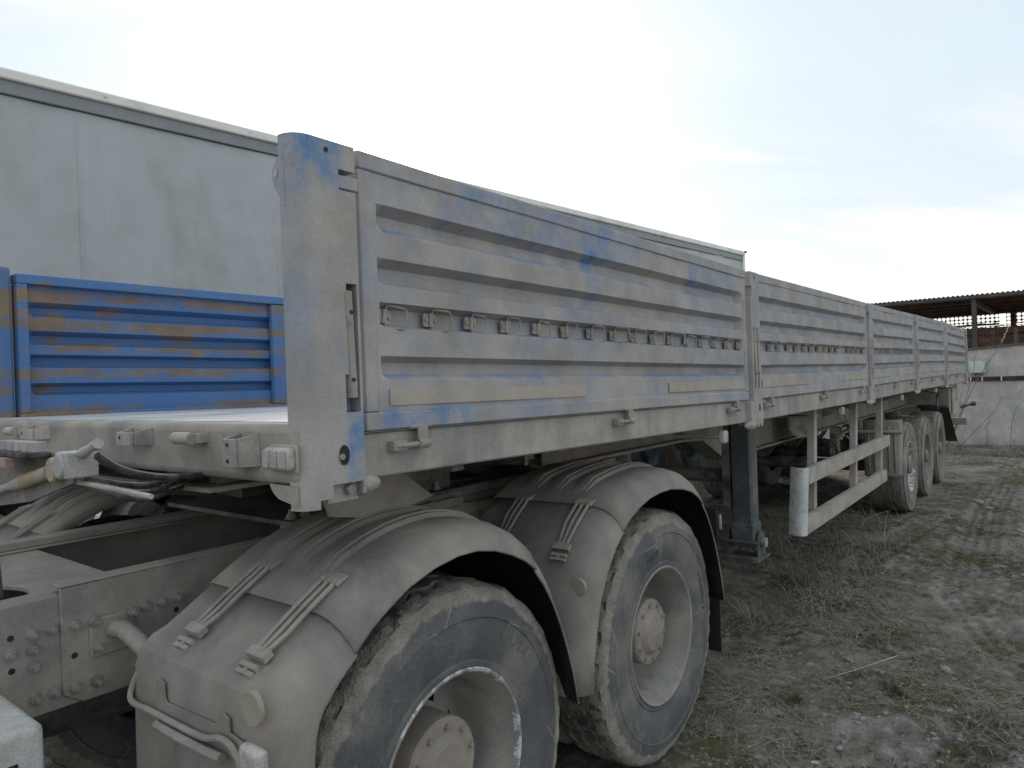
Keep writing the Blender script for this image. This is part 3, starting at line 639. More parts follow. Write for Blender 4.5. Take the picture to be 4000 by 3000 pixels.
for xb_, xt in ((4.3, 4.5), (5.6, 5.86), (6.7, 7.0)):
    m = MB(); m.box(xt - .10, xt + .10, .15, .72, 1.32, 1.335); m.build('guard_bracket', 'underbeam', TR)

# mud flap before the first axle, mudguard over the last
m = MB(); rows = []
for z in (.49, .52, 1.06, 1.09, 1.114): rows.append([(7.44 + (0 if .5 < z < 1.1 else .01), .05, z), (7.425, .075, z), (7.425, .40, z), (7.44, .425, z)])
m.loft(rows); m.loft([[(7.44, .05, z), (7.50, .045, z)] for z in (.49, 1.114)])
fl = m.build('mud_flap', 'frame', TR)
so_ = fl.modifiers.new('t', 'SOLIDIFY'); so_.thickness = .008
for y in (.11, .17, .24, .31, .37):
    m = MB(); m.tube([(7.424, y, .54), (7.418, y, .56), (7.418, y, 1.0), (7.424, y, 1.03)], .010, 6); m.build('rib', 'frame', fl)
m = MB(); m.tube([(7.40, .03, .985), (7.40, .75, .985)], .020, 10); m.build('flap_bar', 'guard', TR)
m = MB(); rows = []
for x, z in ((11.32, 1.065), (11.45, 1.08), (11.6, 1.08), (11.74, 1.05), (11.95, .91), (12.3, .70), (12.55, .55), (12.80, .41)):
    rows.append([(x, .06, z - .04), (x, .066, z), (x, .45, z + .005), (x, .456, z - .04)])
m.loft(rows); mg = m.build('mudguard', 'plasticdark', TR, ang=50); mg.modifiers.new('t', 'SOLIDIFY').thickness = .008
for y in (.14, .24, .34):
    m = MB(); m.tube([(11.34, y, 1.07), (11.46, y, 1.085), (11.61, y, 1.085), (11.74, y, 1.055)], .010, 6); m.build('rib', 'plasticdark', mg)
# tool box, bumper, rear fittings
m = MB(); m.box(12.42, 13.45, .12, 1.5, .865, 1.31); tb = m.build('tool_box', 'frame', TR, bevel=.015)
m = MB(); m.box(12.56, 13.44, .085, .117, .87, 1.305); dr = m.build('door', 'guard', tb, bevel=.012)
m = MB()
for i_, zc in enumerate(np.linspace(1.10, 1.25, 7)): m.box(13.0 + .018 * (i_ % 3), 13.05 + .02 * ((i_ * 2) % 3), .082, .0855, zc, zc + .014)
m.build('sticker', 'plasticdark', tb)
m = MB(); m.box(13.6, 13.74, .10, .4, .86, 1.06); m.build('step_box', 'frame', TR, bevel=.008)
m = MB(); m.tube([(13.72, .14, .93), (13.9, .02, .96), (14.02, -.06, .985)], [.035, .022, .02], 10); m.tube([(14.0, -.05, .985), (14.03, -.10, .985)], [.045, .038], 12); m.build('outline_marker', 'hose', TR)
m = MB(); m.box(13.86, 13.96, .02, 2.45, .612, .738); m.build('rear_bumper', 'frame', TR, bevel=.01)
m = MB(); m.box(13.84, 13.92, .70, .76, .73, 1.05); m.box(13.84, 13.92, 1.72, 1.78, .73, 1.05); m.build('bumper_bracket', 'dustydark', TR)
# tanks, axles, hoses in the dark underneath
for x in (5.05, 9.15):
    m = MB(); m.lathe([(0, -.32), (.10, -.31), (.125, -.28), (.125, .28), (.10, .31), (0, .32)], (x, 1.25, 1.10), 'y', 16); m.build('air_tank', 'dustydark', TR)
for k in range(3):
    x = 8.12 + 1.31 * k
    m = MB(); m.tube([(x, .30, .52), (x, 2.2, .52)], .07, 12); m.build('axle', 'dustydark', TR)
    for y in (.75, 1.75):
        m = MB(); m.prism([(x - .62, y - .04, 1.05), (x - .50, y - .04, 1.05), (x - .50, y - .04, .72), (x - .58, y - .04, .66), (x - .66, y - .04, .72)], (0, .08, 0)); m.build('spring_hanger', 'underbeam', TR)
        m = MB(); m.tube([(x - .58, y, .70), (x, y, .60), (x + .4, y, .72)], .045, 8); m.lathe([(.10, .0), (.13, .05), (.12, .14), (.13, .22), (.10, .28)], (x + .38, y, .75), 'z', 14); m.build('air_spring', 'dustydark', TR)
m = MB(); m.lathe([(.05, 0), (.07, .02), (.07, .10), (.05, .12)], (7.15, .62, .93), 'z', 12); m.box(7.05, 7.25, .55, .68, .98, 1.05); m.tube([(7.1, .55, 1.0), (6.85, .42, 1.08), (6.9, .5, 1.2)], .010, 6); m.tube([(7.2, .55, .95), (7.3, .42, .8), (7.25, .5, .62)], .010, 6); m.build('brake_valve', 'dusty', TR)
m = MB(); a_ = np.linspace(0, 2 * math.pi, 20); m.tube([(5.9, .45 + .11 * math.cos(a), .92 + .11 * math.sin(a)) for a in a_], .008, 6); m.build('hose_loop', 'hose', TR)
m = MB(); m.tube(curve([(6.2, .55, 1.0), (6.5, .42, .82), (6.95, .40, .80)]), .009, 6); m.build('cable', 'hose', TR)
m = MB(); m.tube([(11.0, .3, 1.34), (11.1, .2, 1.28), (11.35, .15, 1.30), (11.45, .16, 1.20)], .012, 6); m.build('cable', 'hose', TR)
m = MB(); m.tube([(10.85, .11, 1.35), (10.85, .11, 1.10), (10.95, .12, 1.04)], .016, 8); m.build('guard_stay', 'dustydark', TR)
# ================================================================== WHEELS
def tyre_mesh(RAD, w, rr, mud_r, seed, NT_=150, notch=.013, groove=.012):
    """outer face at y=0, facing -y; materials: 0 sidewall, 1 tread, 2 mud ring"""
    m = MB(); h = w / 2; k = RAD / .54
    side = [(rr, .028), (rr + .008, .014), (rr + .022, .012), (rr + .026, .016), (rr + .045, .010), (.36 * k, .003), (.405 * k, .0), (.438 * k, .001), (.442 * k, -.003), (.446 * k, .001), (.472 * k, .005), (mud_r * k, .009), (.512 * k, .016), (.524 * k, .023)]
    sh = [(.533 * k, .034), (.5385 * k, .050)]
    gro = [h - .06, h, h + .06]
    prof = [(r, y, 's') for r, y in side] + [(r, y, 'h') for r, y in sh]
    for g in gro: prof += [(.54 * k, g - .010, 't'), (.54 * k - groove, g - .006, 'g'), (.54 * k - groove, g + .006, 'g'), (.54 * k, g + .010, 't')]
    prof += [(r, w - y, 'h') for r, y in sh[::-1]] + [(r, w - y, 's') for r, y in side[::-1]]
    rows = []; rnd = random.Random(seed)
    for r, y, tp in prof:
        row = []
        for i in range(NT_):
            a = 2 * math.pi * i / NT_; rr_, yy = r, y
            if tp in 'tg': yy += .009 * (abs((i % 6) - 3) - 1.5) / 1.5
            if tp == 'h' and (i + rnd.randint(0, 1)) % 7 < 2: rr_ -= notch * rnd.uniform(.5, 1.5)
            if tp in 'ht': rr_ += noise.noise(Vector((math.cos(a) * 9 + seed, math.sin(a) * 9, y * 22))) * .009
            if tp == 's' and r > .5 * k: yy -= max(0, noise.noise(Vector((math.cos(a) * 14, math.sin(a) * 14 + seed, r * 60)))) * .012
            if r < .5: yy += 0
            row.append((rr_ * math.cos(a), yy, rr_ * math.sin(a)))
        rows.append(row)
    ids = [[m.pt(p) for p in r] for r in rows]
    for j in range(len(ids) - 1):
        r0 = max(prof[j][0], prof[j + 1][0]); tp = prof[j][2] + prof[j + 1][2]
        m.cur = 0 if (tp == 'ss' and r0 <= mud_r * k + .001) else (2 if tp == 'ss' else 1)
        for i in range(NT_): m.face((ids[j][i], ids[j][(i + 1) % NT_], ids[j + 1][(i + 1) % NT_], ids[j + 1][i]))
    m.cur = 0
    return m
def rim_mesh(rr, holes=True, deep=.225, n=80):
    m = MB()
    prof = [(rr + .001, .030), (rr + .006, .020), (rr + .008, .013), (rr + .004, .008), (rr - .004, .012), (rr - .010, .026), (rr - .016, .05), (rr - .034, .075), (rr - .038, deep * .62), (rr - .050, deep * .9), (rr - .066, deep), (rr - .09, deep - .010)]
    rows = [[(r * math.cos(2 * math.pi * i / n), y, r * math.sin(2 * math.pi * i / n)) for i in range(n)] for r, y in prof]
    ids = m.loft(rows, True)
    for q in range(len(m.mi)): m.mi[q] = 1 if q < 5 * n else 0
    r1 = rr - .09; last = ids[-1]
    rings = [(r1, 0), (r1 - .012, 0), (r1 - .024, 1), (r1 - .040, 1), (.10, 0)]
    prev = last
    for j, (r, hole) in enumerate(rings[1:]):
        cur = [m.pt((r * math.cos(2 * math.pi * i / n), deep - .012 - .006 * j, r * math.sin(2 * math.pi * i / n))) for i in range(n)]
        for i in range(n):
            if holes and j in (1, 2) and (i % 10) in (2, 3, 4): continue
            m.face((prev[i], prev[(i + 1) % n], cur[(i + 1) % n], cur[i]))
        prev = cur
    m.lathe([(r1 + .02, deep + .06), (.03, deep + .06)], (0, 0, 0), 'y', 24)
    q0 = len(m.mi)
    return m
def drive_wheel(parent, c, seed, lip='rimlip', mirror=False):
    m = rim_mesh(.288); o = m.build('wheel', ['rim', lip], parent, origin=(0, 0, 0), recalc=False, ang=40)
    o.location = Vector(c) - WL[parent]; WL[o] = Vector(c)
    def sub(mb, name, mat, **k):
        p = mb.build(name, mat, None, origin=(0, 0, 0), **k); p.parent = o; p.location = (0, 0, 0); WL[p] = Vector(c); return p
    ty = sub(tyre_mesh(.54, .30, .290, .486, seed, 200), 'tyre', 'tyredrive', recalc=False, ang=32)
    inn = tyre_mesh(.54, .30, .290, .486, seed + 3, 90); inn.v = [(x, y + .335, z) for x, y, z in inn.v]
    sub(inn, 'inner_tyre', 'tyredrive', recalc=False, ang=32)
    hb = MB(); hb.lathe([(.142, .22), (.142, .082), (.138, .076), (.134, .072), (.098, .070), (.090, .062), (.074, .050), (.045, .047), (.030, .043), (.0, .041)], (0, 0, 0), 'y', 40)
    sub(hb, 'hub', 'hub', ang=28)
    bm_ = None
    for i in range(10):
        a = 2 * math.pi * (i + .3 * seed) / 10
        if bm_ is None:
            q = MB(); q.lathe([(0, -.009), (.0085, -.009), (.0095, -.007), (.0095, .003)], (0, 0, 0), 'y', 6); b = q.build('bolt', 'bolt', None, origin=(0, 0, 0)); bm_ = b
        else:
            b = bm_.copy(); COL.objects.link(b)
        b.parent = o; b.location = (.118 * math.cos(a), .070, .118 * math.sin(a)); WL[b] = Vector(c)
    if mirror: o.rotation_euler = (0, 0, math.pi)
    return o
def single_wheel(parent, c, seed, rimmat='rimbrown', mirror=False, tm='tyretrail', shiny=False):
    m = rim_mesh(.289, holes=False, deep=.13, n=48)
    if shiny: m.mi = [1 if i < 7 * 48 else x for i, x in enumerate(m.mi)]
    o = m.build('wheel', [rimmat, 'rimlip' if shiny else rimmat], parent, origin=(0, 0, 0), recalc=False, ang=40)
    o.location = Vector(c) - WL[parent]; WL[o] = Vector(c)
    def sub(mb, name, mat, **k):
        p = mb.build(name, mat, None, origin=(0, 0, 0), **k); p.parent = o; p.location = (0, 0, 0); WL[p] = Vector(c); return p
    sub(tyre_mesh(.525, .385, .291, .52, seed, 90, notch=.004, groove=.012), 'tyre', tm, recalc=False, ang=32)
    hb = MB(); hb.lathe([(.145, .13), (.12, .10), (.085, .085), (.085, .02), (.07, .005), (.0, .0)], (0, 0, 0), 'y', 24); sub(hb, 'hub', rimmat, ang=30)
    bm_ = None
    for i in range(10):
        a = 2 * math.pi * i / 10
        if bm_ is None:
            q = MB(); q.lathe([(0, -.022), (.014, -.02), (.015, .01)], (0, 0, 0), 'y', 6); bm_ = b = q.build('wheel_nut', rimmat, None, origin=(0, 0, 0))
        else: b = bm_.copy(); COL.objects.link(b)
        b.parent = o; b.location = (.167 * math.cos(a), .112, .167 * math.sin(a)); WL[b] = Vector(c)
    if mirror: o.rotation_euler = (0, 0, math.pi)
    return o
for k in range(3):
    x = 8.12 + 1.31 * k; z = .525 - .012 * k
    w = single_wheel(TR, (x, .06, z), 11 + k, shiny=(k == 0))
    copy_to(w, TR, (x, 2.44, z), (0, 0, math.pi))

# raised lettering on the tyre walls
def lettering(wheel, txt, ang, r0, size, shear=0.0):
    cu = bpy.data.curves.new('lettering', 'FONT'); cu.body = txt; cu.size = size; cu.shear = shear; cu.resolution_u = 2; cu.space_character = 1.08
    tmp = bpy.data.objects.new('lettering', cu); COL.objects.link(tmp)
    me = bpy.data.meshes.new_from_object(tmp.evaluated_get(bpy.context.evaluated_depsgraph_get()))
    bpy.data.objects.remove(tmp)
    bm = bmesh.new(); bm.from_mesh(me)
    bmesh.ops.subdivide_edges(bm, edges=[e for e in bm.edges if e.calc_length() > size * .3], cuts=2)
    xs = [v.co.x for v in bm.verts]; xc = (min(xs) + max(xs)) / 2
    for v in bm.verts:
        a = R(ang) - (v.co.x - xc) / (r0 + size * .35); r = r0 + v.co.y
        yy = interp(r, [.30, .36, .405, .438, .475], [.012, .003, 0, .001, .005])
        v.co = (r * math.cos(a), yy - .0022, r * math.sin(a))
    r_ = bmesh.ops.extrude_face_region(bm, geom=list(bm.faces))
    for v in [g for g in r_['geom'] if isinstance(g, bmesh.types.BMVert)]: v.co.y += .003
    bmesh.ops.recalc_face_normals(bm, faces=bm.faces); bm.to_mesh(me); bm.free()
    me.materials.clear(); me.materials.append(M['lettering'])
    o = bpy.data.objects.new('lettering', me); COL.objects.link(o); o.parent = wheel; WL[o] = WL[wheel]
# ================================================================== TRACTOR
TK = thing('semi_tractor', 'dusty tractor truck chassis with twin rear axles and ribbed mudguards under the trailer nose', 'truck', (0.6, 1.25, 0.0))
W1 = (0.354, .06, .543); W2 = (1.674, .06, .543)
wa = drive_wheel(TK, W1, 1); wb = drive_wheel(TK, W2, 2, lip='rim')
for c in (W1, W2): copy_to(wb, TK, (c[0], 2.44, c[2]), (0, 0, math.pi))
lettering(wa, 'KAMA', 50, .385, .062, .25)
lettering(wb, 'NR201', 104, .362, .040, .2); lettering(wb, 'M+S', 112, .408, .016); lettering(wb, '315/80R22.5', 14, .392, .036)
# frame rails (C sections)
def crail(y, sgn, name='frame_rail'):
    m = MB(); x0, x1 = -3.0, 2.7
    m.box(x0, x1, min(y, y + sgn * .009), max(y, y + sgn * .009), .832, 1.138)
    m.box(x0, x1, min(y + sgn * .009, y + sgn * .09), max(y + sgn * .009, y + sgn * .09), 1.129, 1.138)
    m.box(x0, x1, min(y + sgn * .009, y + sgn * .09), max(y + sgn * .009, y + sgn * .09), .832, .841)
    return m.build(name, 'frame', TK, bevel=.004)
r1 = crail(.822, 1); r2 = crail(1.678, -1)
def doubler(y0, y1):
    m = MB(); m.prism([(-.395, y0, 1.160), (2.6, y0, 1.150), (2.6, y0, .834), (-.345, y0, .834), (-.395, y0, .868)], (0, y1 - y0, 0))
    m.box(-.395, 2.6, min(y0, y1), max(y0, y1) + .055 if y0 < 1 else max(y0, y1), 1.152, 1.162)
    return m.build('doubler_plate', 'frame', TK, bevel=.003)
doubler(.812, .8205); doubler(1.6795, 1.688)
# subframe on top of the rails, towards the rear
m = MB(); m.box(.34, 2.6, .815, .90, 1.163, 1.19); m.build('subframe_angle', 'frame', TK, bevel=.003)
m = MB(); m.box(-3.0, 2.6, 1.60, 1.685, 1.139, 1.165); m.build('subframe_angle', 'frame', TK, bevel=.003)
m = MB(); q = MB()
def bolt_mb(c, ax, r=.0125, h=.014):
    b = MB(); s_ = -1
    b.lathe([(0, -h * 1.9), (r * .55, -h * 1.9), (r * .6, -h), (r, -h), (r * 1.05, -h * .3), (r * 1.3, -h * .3), (r * 1.3, .004)], c, ax, 8); return b
proto = None
for x, z in [(-.459, 1.052), (-.414, 1.052), (-.46, 1.013), (-.459, .967), (-.51, 1.016), (-.414, .884), (-.458, .883), (-.56, 1.05), (-.60, .97), (-.361, 1.049), (-.315, 1.047), (-.218, 1.047), (-.176, 1.05), (-.127, 1.049), (-.08, 1.05), (-.31, .974), (-.367, .882), (-.314, .880), (-.20, .885), (.02, 1.06), (.10, 1.06), (.0, .9)]:
    y = .8215 if x < -.395 else .8115
    if -.33 < x < -.205 and .945 < z < 1.05: y = .803
    b = bolt_mb((0, 0, 0), 'y').build('bolt', 'bolt', None, origin=(0, 0, 0)) if proto is None else proto.copy()
    if proto is None: proto = b
    else: COL.objects.link(b)
    b.parent = TK; b.location = Vector((x, y, z)) - WL[TK]; WL[b] = Vector((x, y, z))
for x, z in [(-.507, 1.055), (-.507, .97), (-.365, .967), (-.085, 1.015), (-.085, .967), (-.155, .945)]:
    k = MB(); y = .8215 if x < -.395 else .8115; k.lathe([(.008, -.0012), (.008, .002)], (x, y, z), 'y', 10); k.build('bolt_hole', 'plasticdark', TK)
m = MB(); m.box(-.328, -.205, .803, .8117, .947, 1.053); m.build('arm_plate', 'frame', TK, bevel=.008)
m = MB(); m.tube([(-.268, .81, 1.012), (-.262, .75, 1.02), (-.26, .66, 1.0), (-.25, .56, .955), (-.245, .45, .93)], .024, 14); m.build('fender_arm', 'frame', TK)
# cross plate with a round opening
m = MB(); cx, cy, rx, ry = -.62, 1.02, .21, .19
n = 40; inner = [(cx + rx * math.cos(2 * math.pi * i / n), cy + ry * math.sin(2 * math.pi * i / n)) for i in range(n)]
def outer(a):
    ca, sa = math.cos(a), math.sin(a)
    lx = (.42 if ca > 0 else .9); s_ = min(lx / abs(ca) if abs(ca) > 1e-6 else 9, (.575 if sa > 0 else .11 + .085) / abs(sa) if abs(sa) > 1e-6 else 9)
    return (cx + ca * s_, cy + sa * s_)
outp = [outer(2 * math.pi * i / n) for i in range(n)]
outp = [(x - max(0, (x + .26)) * .0, y) for x, y in outp]
m.loft([[(x, y, 1.128) for x, y in inner], [(x, y, 1.128) for x, y in outp]], True)
m.loft([[(x, y, 1.128) for x, y in inner], [(x, y, 1.118) for x, y in inner], [(x, y, 1.118) for x, y in outp]], True)
m.build('cross_plate', 'frame', TK)
for x in (.9, 2.5):
    m = MB(); m.box(x - .05, x + .05, .84, 1.66, .85, 1.12); m.build('cross_member', 'dustydark', TK)
m = MB(); m.tube([(-1.5, 1.25, .72), (.3, 1.25, .62)], .06, 12); m.build('drive_shaft', 'dustydark', TK)
for c in (W1, W2):
    m = MB(); m.tube([(c[0], .45, .54), (c[0], 2.05, .54)], .085, 12); m.lathe([(.05, -.2), (.2, -.14), (.24, 0), (.2, .14), (.05, .2)], (c[0], 1.25, .54), 'x', 18); m.build('axle', 'dustydark', TK)
m = MB(); m.box(.2, 1.9, .86, .95, .64, .74); m.build('leaf_spring', 'dustydark', TK)
# fifth wheel, mounting angle with bolts, longitudinal support tube with clamp
m = MB(); m.lathe([(.02, 0), (.46, 0), (.47, .015), (.46, .035), (.02, .035)], (1.05, 1.25, 1.345), 'z', 36); m.box(.55, 1.2, .87, 1.0, 1.19, 1.35); m.box(.55, 1.2, 1.5, 1.63, 1.19, 1.35); m.build('fifth_wheel', 'dustydark', TK)
m = MB(); m.box(.55, 1.16, .755, .81, 1.142, 1.150); m.box(.55, 1.16, .755, .765, 1.150, 1.178); m.build('mounting_angle', 'underbeam', TK)
for x in (.36, .42, .60, .72, .84, 1.10):
    b = bolt_mb((0, 0, 0), 'z', .017, .018); b.v = [(p[0] + x, p[1] + .86, 1.209 - p[2]) for p in b.v]; b.build('frame_bolt', 'underbeam', TK)
for x in (.78, .86, 1.0, 1.13):
    b = bolt_mb((0, 0, 0), 'z', .015, .016); b.v = [(p[0] + x, p[1] + .785, 1.151 - p[2]) for p in b.v]; b.build('frame_bolt', 'underbeam', TK)
m = MB(); m.box(.32, 1.6, .80, 1.7, 1.192, 1.208); m.build('fifth_wheel_plate', 'dustydark', TK)
m = MB(); m.tube([(.45, .77, 1.112), (1.62, .77, 1.112)], .027, 14); m.build('support_tube', 'underbeam', TK)
m = MB(); m.loft([[(1.03 + a, .735, 1.13 + 0), (1.03 + a, .755, 1.146), (1.03 + a, .79, 1.146), (1.03 + a, .795, 1.0), (1.03 + a, .735, .98)] for a in (0, .2)], True, True); m.build('tube_clamp', 'underbeam', TK, bevel=.006)
m = MB(); m.tube([(.8, 1.0, 1.05), (1.2, .95, 1.2), (1.9, .9, 1.16), (2.4, 1.0, 1.2)], .03, 10); m.build('air_hose', 'hose', TK)
m = MB(); m.prism([(1.6, 1.35, 1.14), (1.9, 1.35, 1.14), (1.78, 1.35, 1.28), (1.72, 1.35, 1.28)], (0, .03, 0)); m.build('ramp_bracket', 'dustydark', TK)

# fenders ---------------------------------------------------------------------
TOP = [(-.315, .30), (-.305, .50), (-.300, .70), (-.298, .90), (-.294, .965), (-.280, 1.005), (-.25, 1.030), (-.214, 1.042), (-.15, 1.078), (-.08, 1.122), (0, 1.168), (.07, 1.202), (.15, 1.231), (.23, 1.250), (.31, 1.259), (.39, 1.260), (.47, 1.250), (.55, 1.228), (.62, 1.194), (.69, 1.143), (.75, 1.078), (.80, 1.0), (.845, .90), (.88, .79), (.905, .68), (.92, .57)]
LIP = [(-.19, .30), (-.186, .50), (-.183, .70), (-.180, .80), (-.177, .85), (-.172, .89), (-.163, .92), (-.148, .945), (-.105, .99), (-.05, 1.035), (0, 1.076), (.06, 1.112), (.13, 1.146), (.22, 1.172), (.31, 1.184), (.39, 1.182), (.47, 1.165), (.55, 1.135), (.61, 1.105), (.665, 1.065), (.71, 1.01), (.755, .94), (.795, .86), (.83, .77), (.862, .67), (.885, .56)]
TOPR = [(-.425, .56), (-.41, .68), (-.385, .79), (-.35, .925), (-.283, 1.035), (-.205, 1.115), (-.12, 1.175), (-.04, 1.210), (.05, 1.236), (.15, 1.250), (.25, 1.260), (.35, 1.262), (.46, 1.251)] + TOP[17:]
LIPR = [(-.336, .557), (-.325, .67), (-.30, .77), (-.265, .87), (-.215, .955), (-.15, 1.03), (-.085, 1.08), (-.03, 1.112), (.05, 1.145), (.14, 1.168), (.24, 1.178), (.34, 1.178), (.46, 1.160)] + LIP[17:]
def fender(xo, front, mir):
    T = TOP if front else TOPR
    LP = LIP if front else LIPR
    Y = (lambda y: 2.5 - y) if mir else (lambda y: y)
    nrm = []
    for i in range(len(T)):
        a, b = T[max(0, i - 1)], T[min(len(T) - 1, i + 1)]; d = Vector((b[0] - a[0], 0, b[1] - a[1])).normalized(); nrm.append(Vector((d.z, 0, -d.x)))   # inward
    def inset(x): return interp(x, [-.3, -.1, .0, .3, .6, .75, .88, .92], [.125, .11, .10, .085, .085, .075, .055, .04])
    def row(i, lift, ribs):
        x, z = T[i]; n = nrm[i]; dl = Vector((LP[i][0] - x, 0, LP[i][1] - z)); I = dl.length; out = []; dl = dl / I
        cols = [(.62, .05), (.612, .012), (.60, 0)]
        rb = ribs and -.0 < x < .66
        for a, b in ((.505, .435), (.38, .32), (.255, .195)):
            cols += [(a + .004, 0), (a, -.014 if rb else 0), ((a + b) / 2 + .014, -.014 if rb else 0), ((a + b) / 2 + .012, -.020 if rb else 0), ((a + b) / 2 - .012, -.020 if rb else 0), ((a + b) / 2 - .014, -.014 if rb else 0), (b, -.014 if rb else 0), (b - .004, 0)]
        cols += [(.14, 0), (.10, .004), (.065, .015), (.037, .034), (.018, .060 if I > .06 else I * .8), (.008, I * .92), (.004, I)]
        for y, k in cols:
            p = Vector((x + xo, Y(y), z)) - n * lift + (dl * k if k > 0 else n * k); out.append(p)
        return out
    j1 = 9 if front else 6; j2 = len(T) - 7
    segs = [(0, j1 + 1, 0.0, False), (j1, j2 + 1, .007, True), (j2, len(T), 0.0, False)]
    root = None
    for a, b, l, rb in segs:
        m = MB(); m.loft([row(i, l, rb) for i in range(a, b)])
        o = m.build('fender_section' if root else 'fender', ['fender', 'plasticdark'], root or TK, ang=30, recalc=False)
        so = o.modifiers.new('t', 'SOLIDIFY'); so.thickness = .006; so.offset = 0; so.material_offset = 1; so.material_offset_rim = 0
        if mir: o.data.flip_normals()
        root = root or o
    # pleated plastic lining inside the arch is suggested by the dark underside; straps
    for yc in (.44, .15):
        m = MB()
        pp = []
        i0, i1 = (7, 10) if front else (4, 6)
        for i in range(i0, i1 + 1): pp.append((T[i], nrm[i]))
        for s_ in (-.026, 0, .026):
            m.tube([(p[0] + xo - n.x * .020, Y(yc + s_ * (1 if 0 < k else .6)), p[1] - n.z * .020) for k, (p, n) in enumerate(pp)], .0065, 6)
        p, n = pp[-1]; q, n2 = pp[0]
        tq = Vector((-n.z, 0, n.x)); tq = tq if tq.x > 0 else -tq
        c0 = Vector((p[0] + xo, 0, p[1]))
        A = [c0 + tq * tt - n * hh + Vector((0, Y(yc + s_ * .036), 0)) for tt, s_, hh in ((-.012, -1, .012), (.03, -1, .010), (.03, 1, .010), (-.012, 1, .012))]
        B = [c0 + tq * tt - n * hh + Vector((0, Y(yc + s_ * .036), 0)) for tt, s_, hh in ((-.012, -1, .026), (.03, -1, .014), (.03, 1, .014), (-.012, 1, .026))]
        m.hexa(A, B)
        d = Vector((pp[1][0][0] - q[0], 0, pp[1][0][1] - q[1])).normalized()
        for t0, t1, w_, h0, h1 in ((-.004, .022, .036, .010, .027), (-.030, -.018, .032, .006, .020), (-.046, -.034, .032, .004, .016), (-.046, -.018, .006, .004, .018)):
            A = [Vector((q[0] + xo, Y(yc + s_ * w_), q[1])) + d * tt - Vector((n2.x, 0, n2.z)) * h0 for tt, s_ in ((t0, -1), (t1, -1), (t1, 1), (t0, 1))]
            B = [Vector((q[0] + xo, Y(yc + s_ * w_), q[1])) + d * tt - Vector((n2.x, 0, n2.z)) * h1 for tt, s_ in ((t0, -1), (t1, -1), (t1, 1), (t0, 1))]
            m.hexa(A, B)
        m.build('strap', 'strap', root)
    return root
f1 = fender(0, True, False); f2 = fender(1.32, False, False)
f3 = fender(0, True, True); f4 = fender(1.32, False, True)
# reflector, lamp bracket, lamp, cable on the front fender
m = MB(); m.lathe([(0, -.006), (.036, -.006), (.039, -.003), (.039, .004)], (-.302, .038, 1.0), 'x', 24); m.build('reflector', 'reflector', f1)
m = MB(); m.prism([(-.309, .46, .968), (-.309, .425, .964), (-.309, .42, .925), (-.309, .41, .918), (-.309, .175, .928), (-.309, .165, .955), (-.309, .15, .962), (-.309, .128, .955), (-.309, .125, .925), (-.309, .06, .915), (-.309, .06, .875), (-.309, .46, .885)], (.005, 0, 0)); m.build('lamp_bracket', 'fender', f1)
m = MB(); m.box(-.345, -.315, -.045, .035, .86, .945); m.build('side_lamp', 'lens', f1, bevel=.014, seg=3)
m = MB(); m.tube(curve([(-.27, .585, .99), (-.30, .60, .93), (-.318, .585, .885), (-.320, .47, .888), (-.322, .33, .892), (-.322, .21, .897), (-.322, .14, .915), (-.32, .09, .905), (-.32, .05, .86)], 4), .0075, 8); m.build('cable', 'frame', f1)
m = MB(); m.tube([(-.325, .43, .868), (-.326, .36, .868), (-.326, .2, .872), (-.325, .13, .876)], .011, 8); m.build('cable', 'frame', f1)
for c in ((.42, .915, .5),):
    m = MB(); m.lathe([(0, -.006), (.028, -.006), (.03, -.002), (.03, .004)], (1.32 - .335, .05, .93), 'x', 20); m.build('reflector', 'reflector', f2)
# rear mud flap of the tractor
m = MB(); m.box(2.255, 2.263, .05, .66, .28, 1.0); m.build('mud_flap', 'plasticdark', TK)
m = MB(); m.box(2.235, 2.25, .02, .032, .90, .975); m.build('flap_clip', 'frame', TK, bevel=.004)
# white battery box in front
m = MB(); m.box(-1.5, -.545, .475, .80, .35, .95); bx = m.build('battery_box', 'whitebox', TK, bevel=.018, seg=3)
m = MB(); m.box(-.66, -.60, .468, .474, .862, .882); m.box(-.645, -.625, .462, .47, .868, .876); m.build('latch', 'plasticdark', bx)
# coupling bracket with air and electric couplings
m = MB(); X = -.55
m.prism([(X, 1.15, 1.52), (X, .30, 1.556), (X, .275, 1.545), (X, .245, 1.498), (X, .26, 1.494), (X, .5, 1.44), (X, 1.15, 1.36)], (.006, 0, 0)); m.tube([(X + .01, .9, 1.40), (X + .05, 1.0, 1.13)], .03, 10); cbk = m.build('coupling_bracket', 'dustydark', TK)
m = MB(); m.tube([(X + .01, .27, 1.497), (X + .01, .10, 1.494), (X + .012, -.06, 1.490)], .005, 8); m.build('bracket_rod', 'dusty', TK)
m = MB(); m.lathe([(0, -.022), (.023, -.022), (.026, -.018), (.026, .01)], (X, .310, 1.522), 'x', 20); m.tube([(X - .012, .335, 1.517), (X - .014, .45, 1.496), (X - .014, .47, 1.493)], [.014, .016, .018], 12); m.build('air_coupling', 'yellow', cbk)
m = MB(); m.tube([(X - .014, .47, 1.493), (X - .015, .53, 1.480), (X - .015, .56, 1.475)], [.017, .014, .011], 12); m.tube([(X - .015, .56, 1.475), (X - .016, .66, 1.457), (X - .016, .75, 1.44)], .009, 10); m.build('coupling_sleeve', 'greycoup', cbk)
m = MB(); m.box(X - .03, X + .03, .200, .258, 1.510, 1.562); m.lathe([(.012, -.036), (.024, -.036), (.026, -.028), (.026, 0)], (X, .230, 1.535), 'x', 20); sk = m.build('electric_socket', 'greycoup', cbk, bevel=.004)
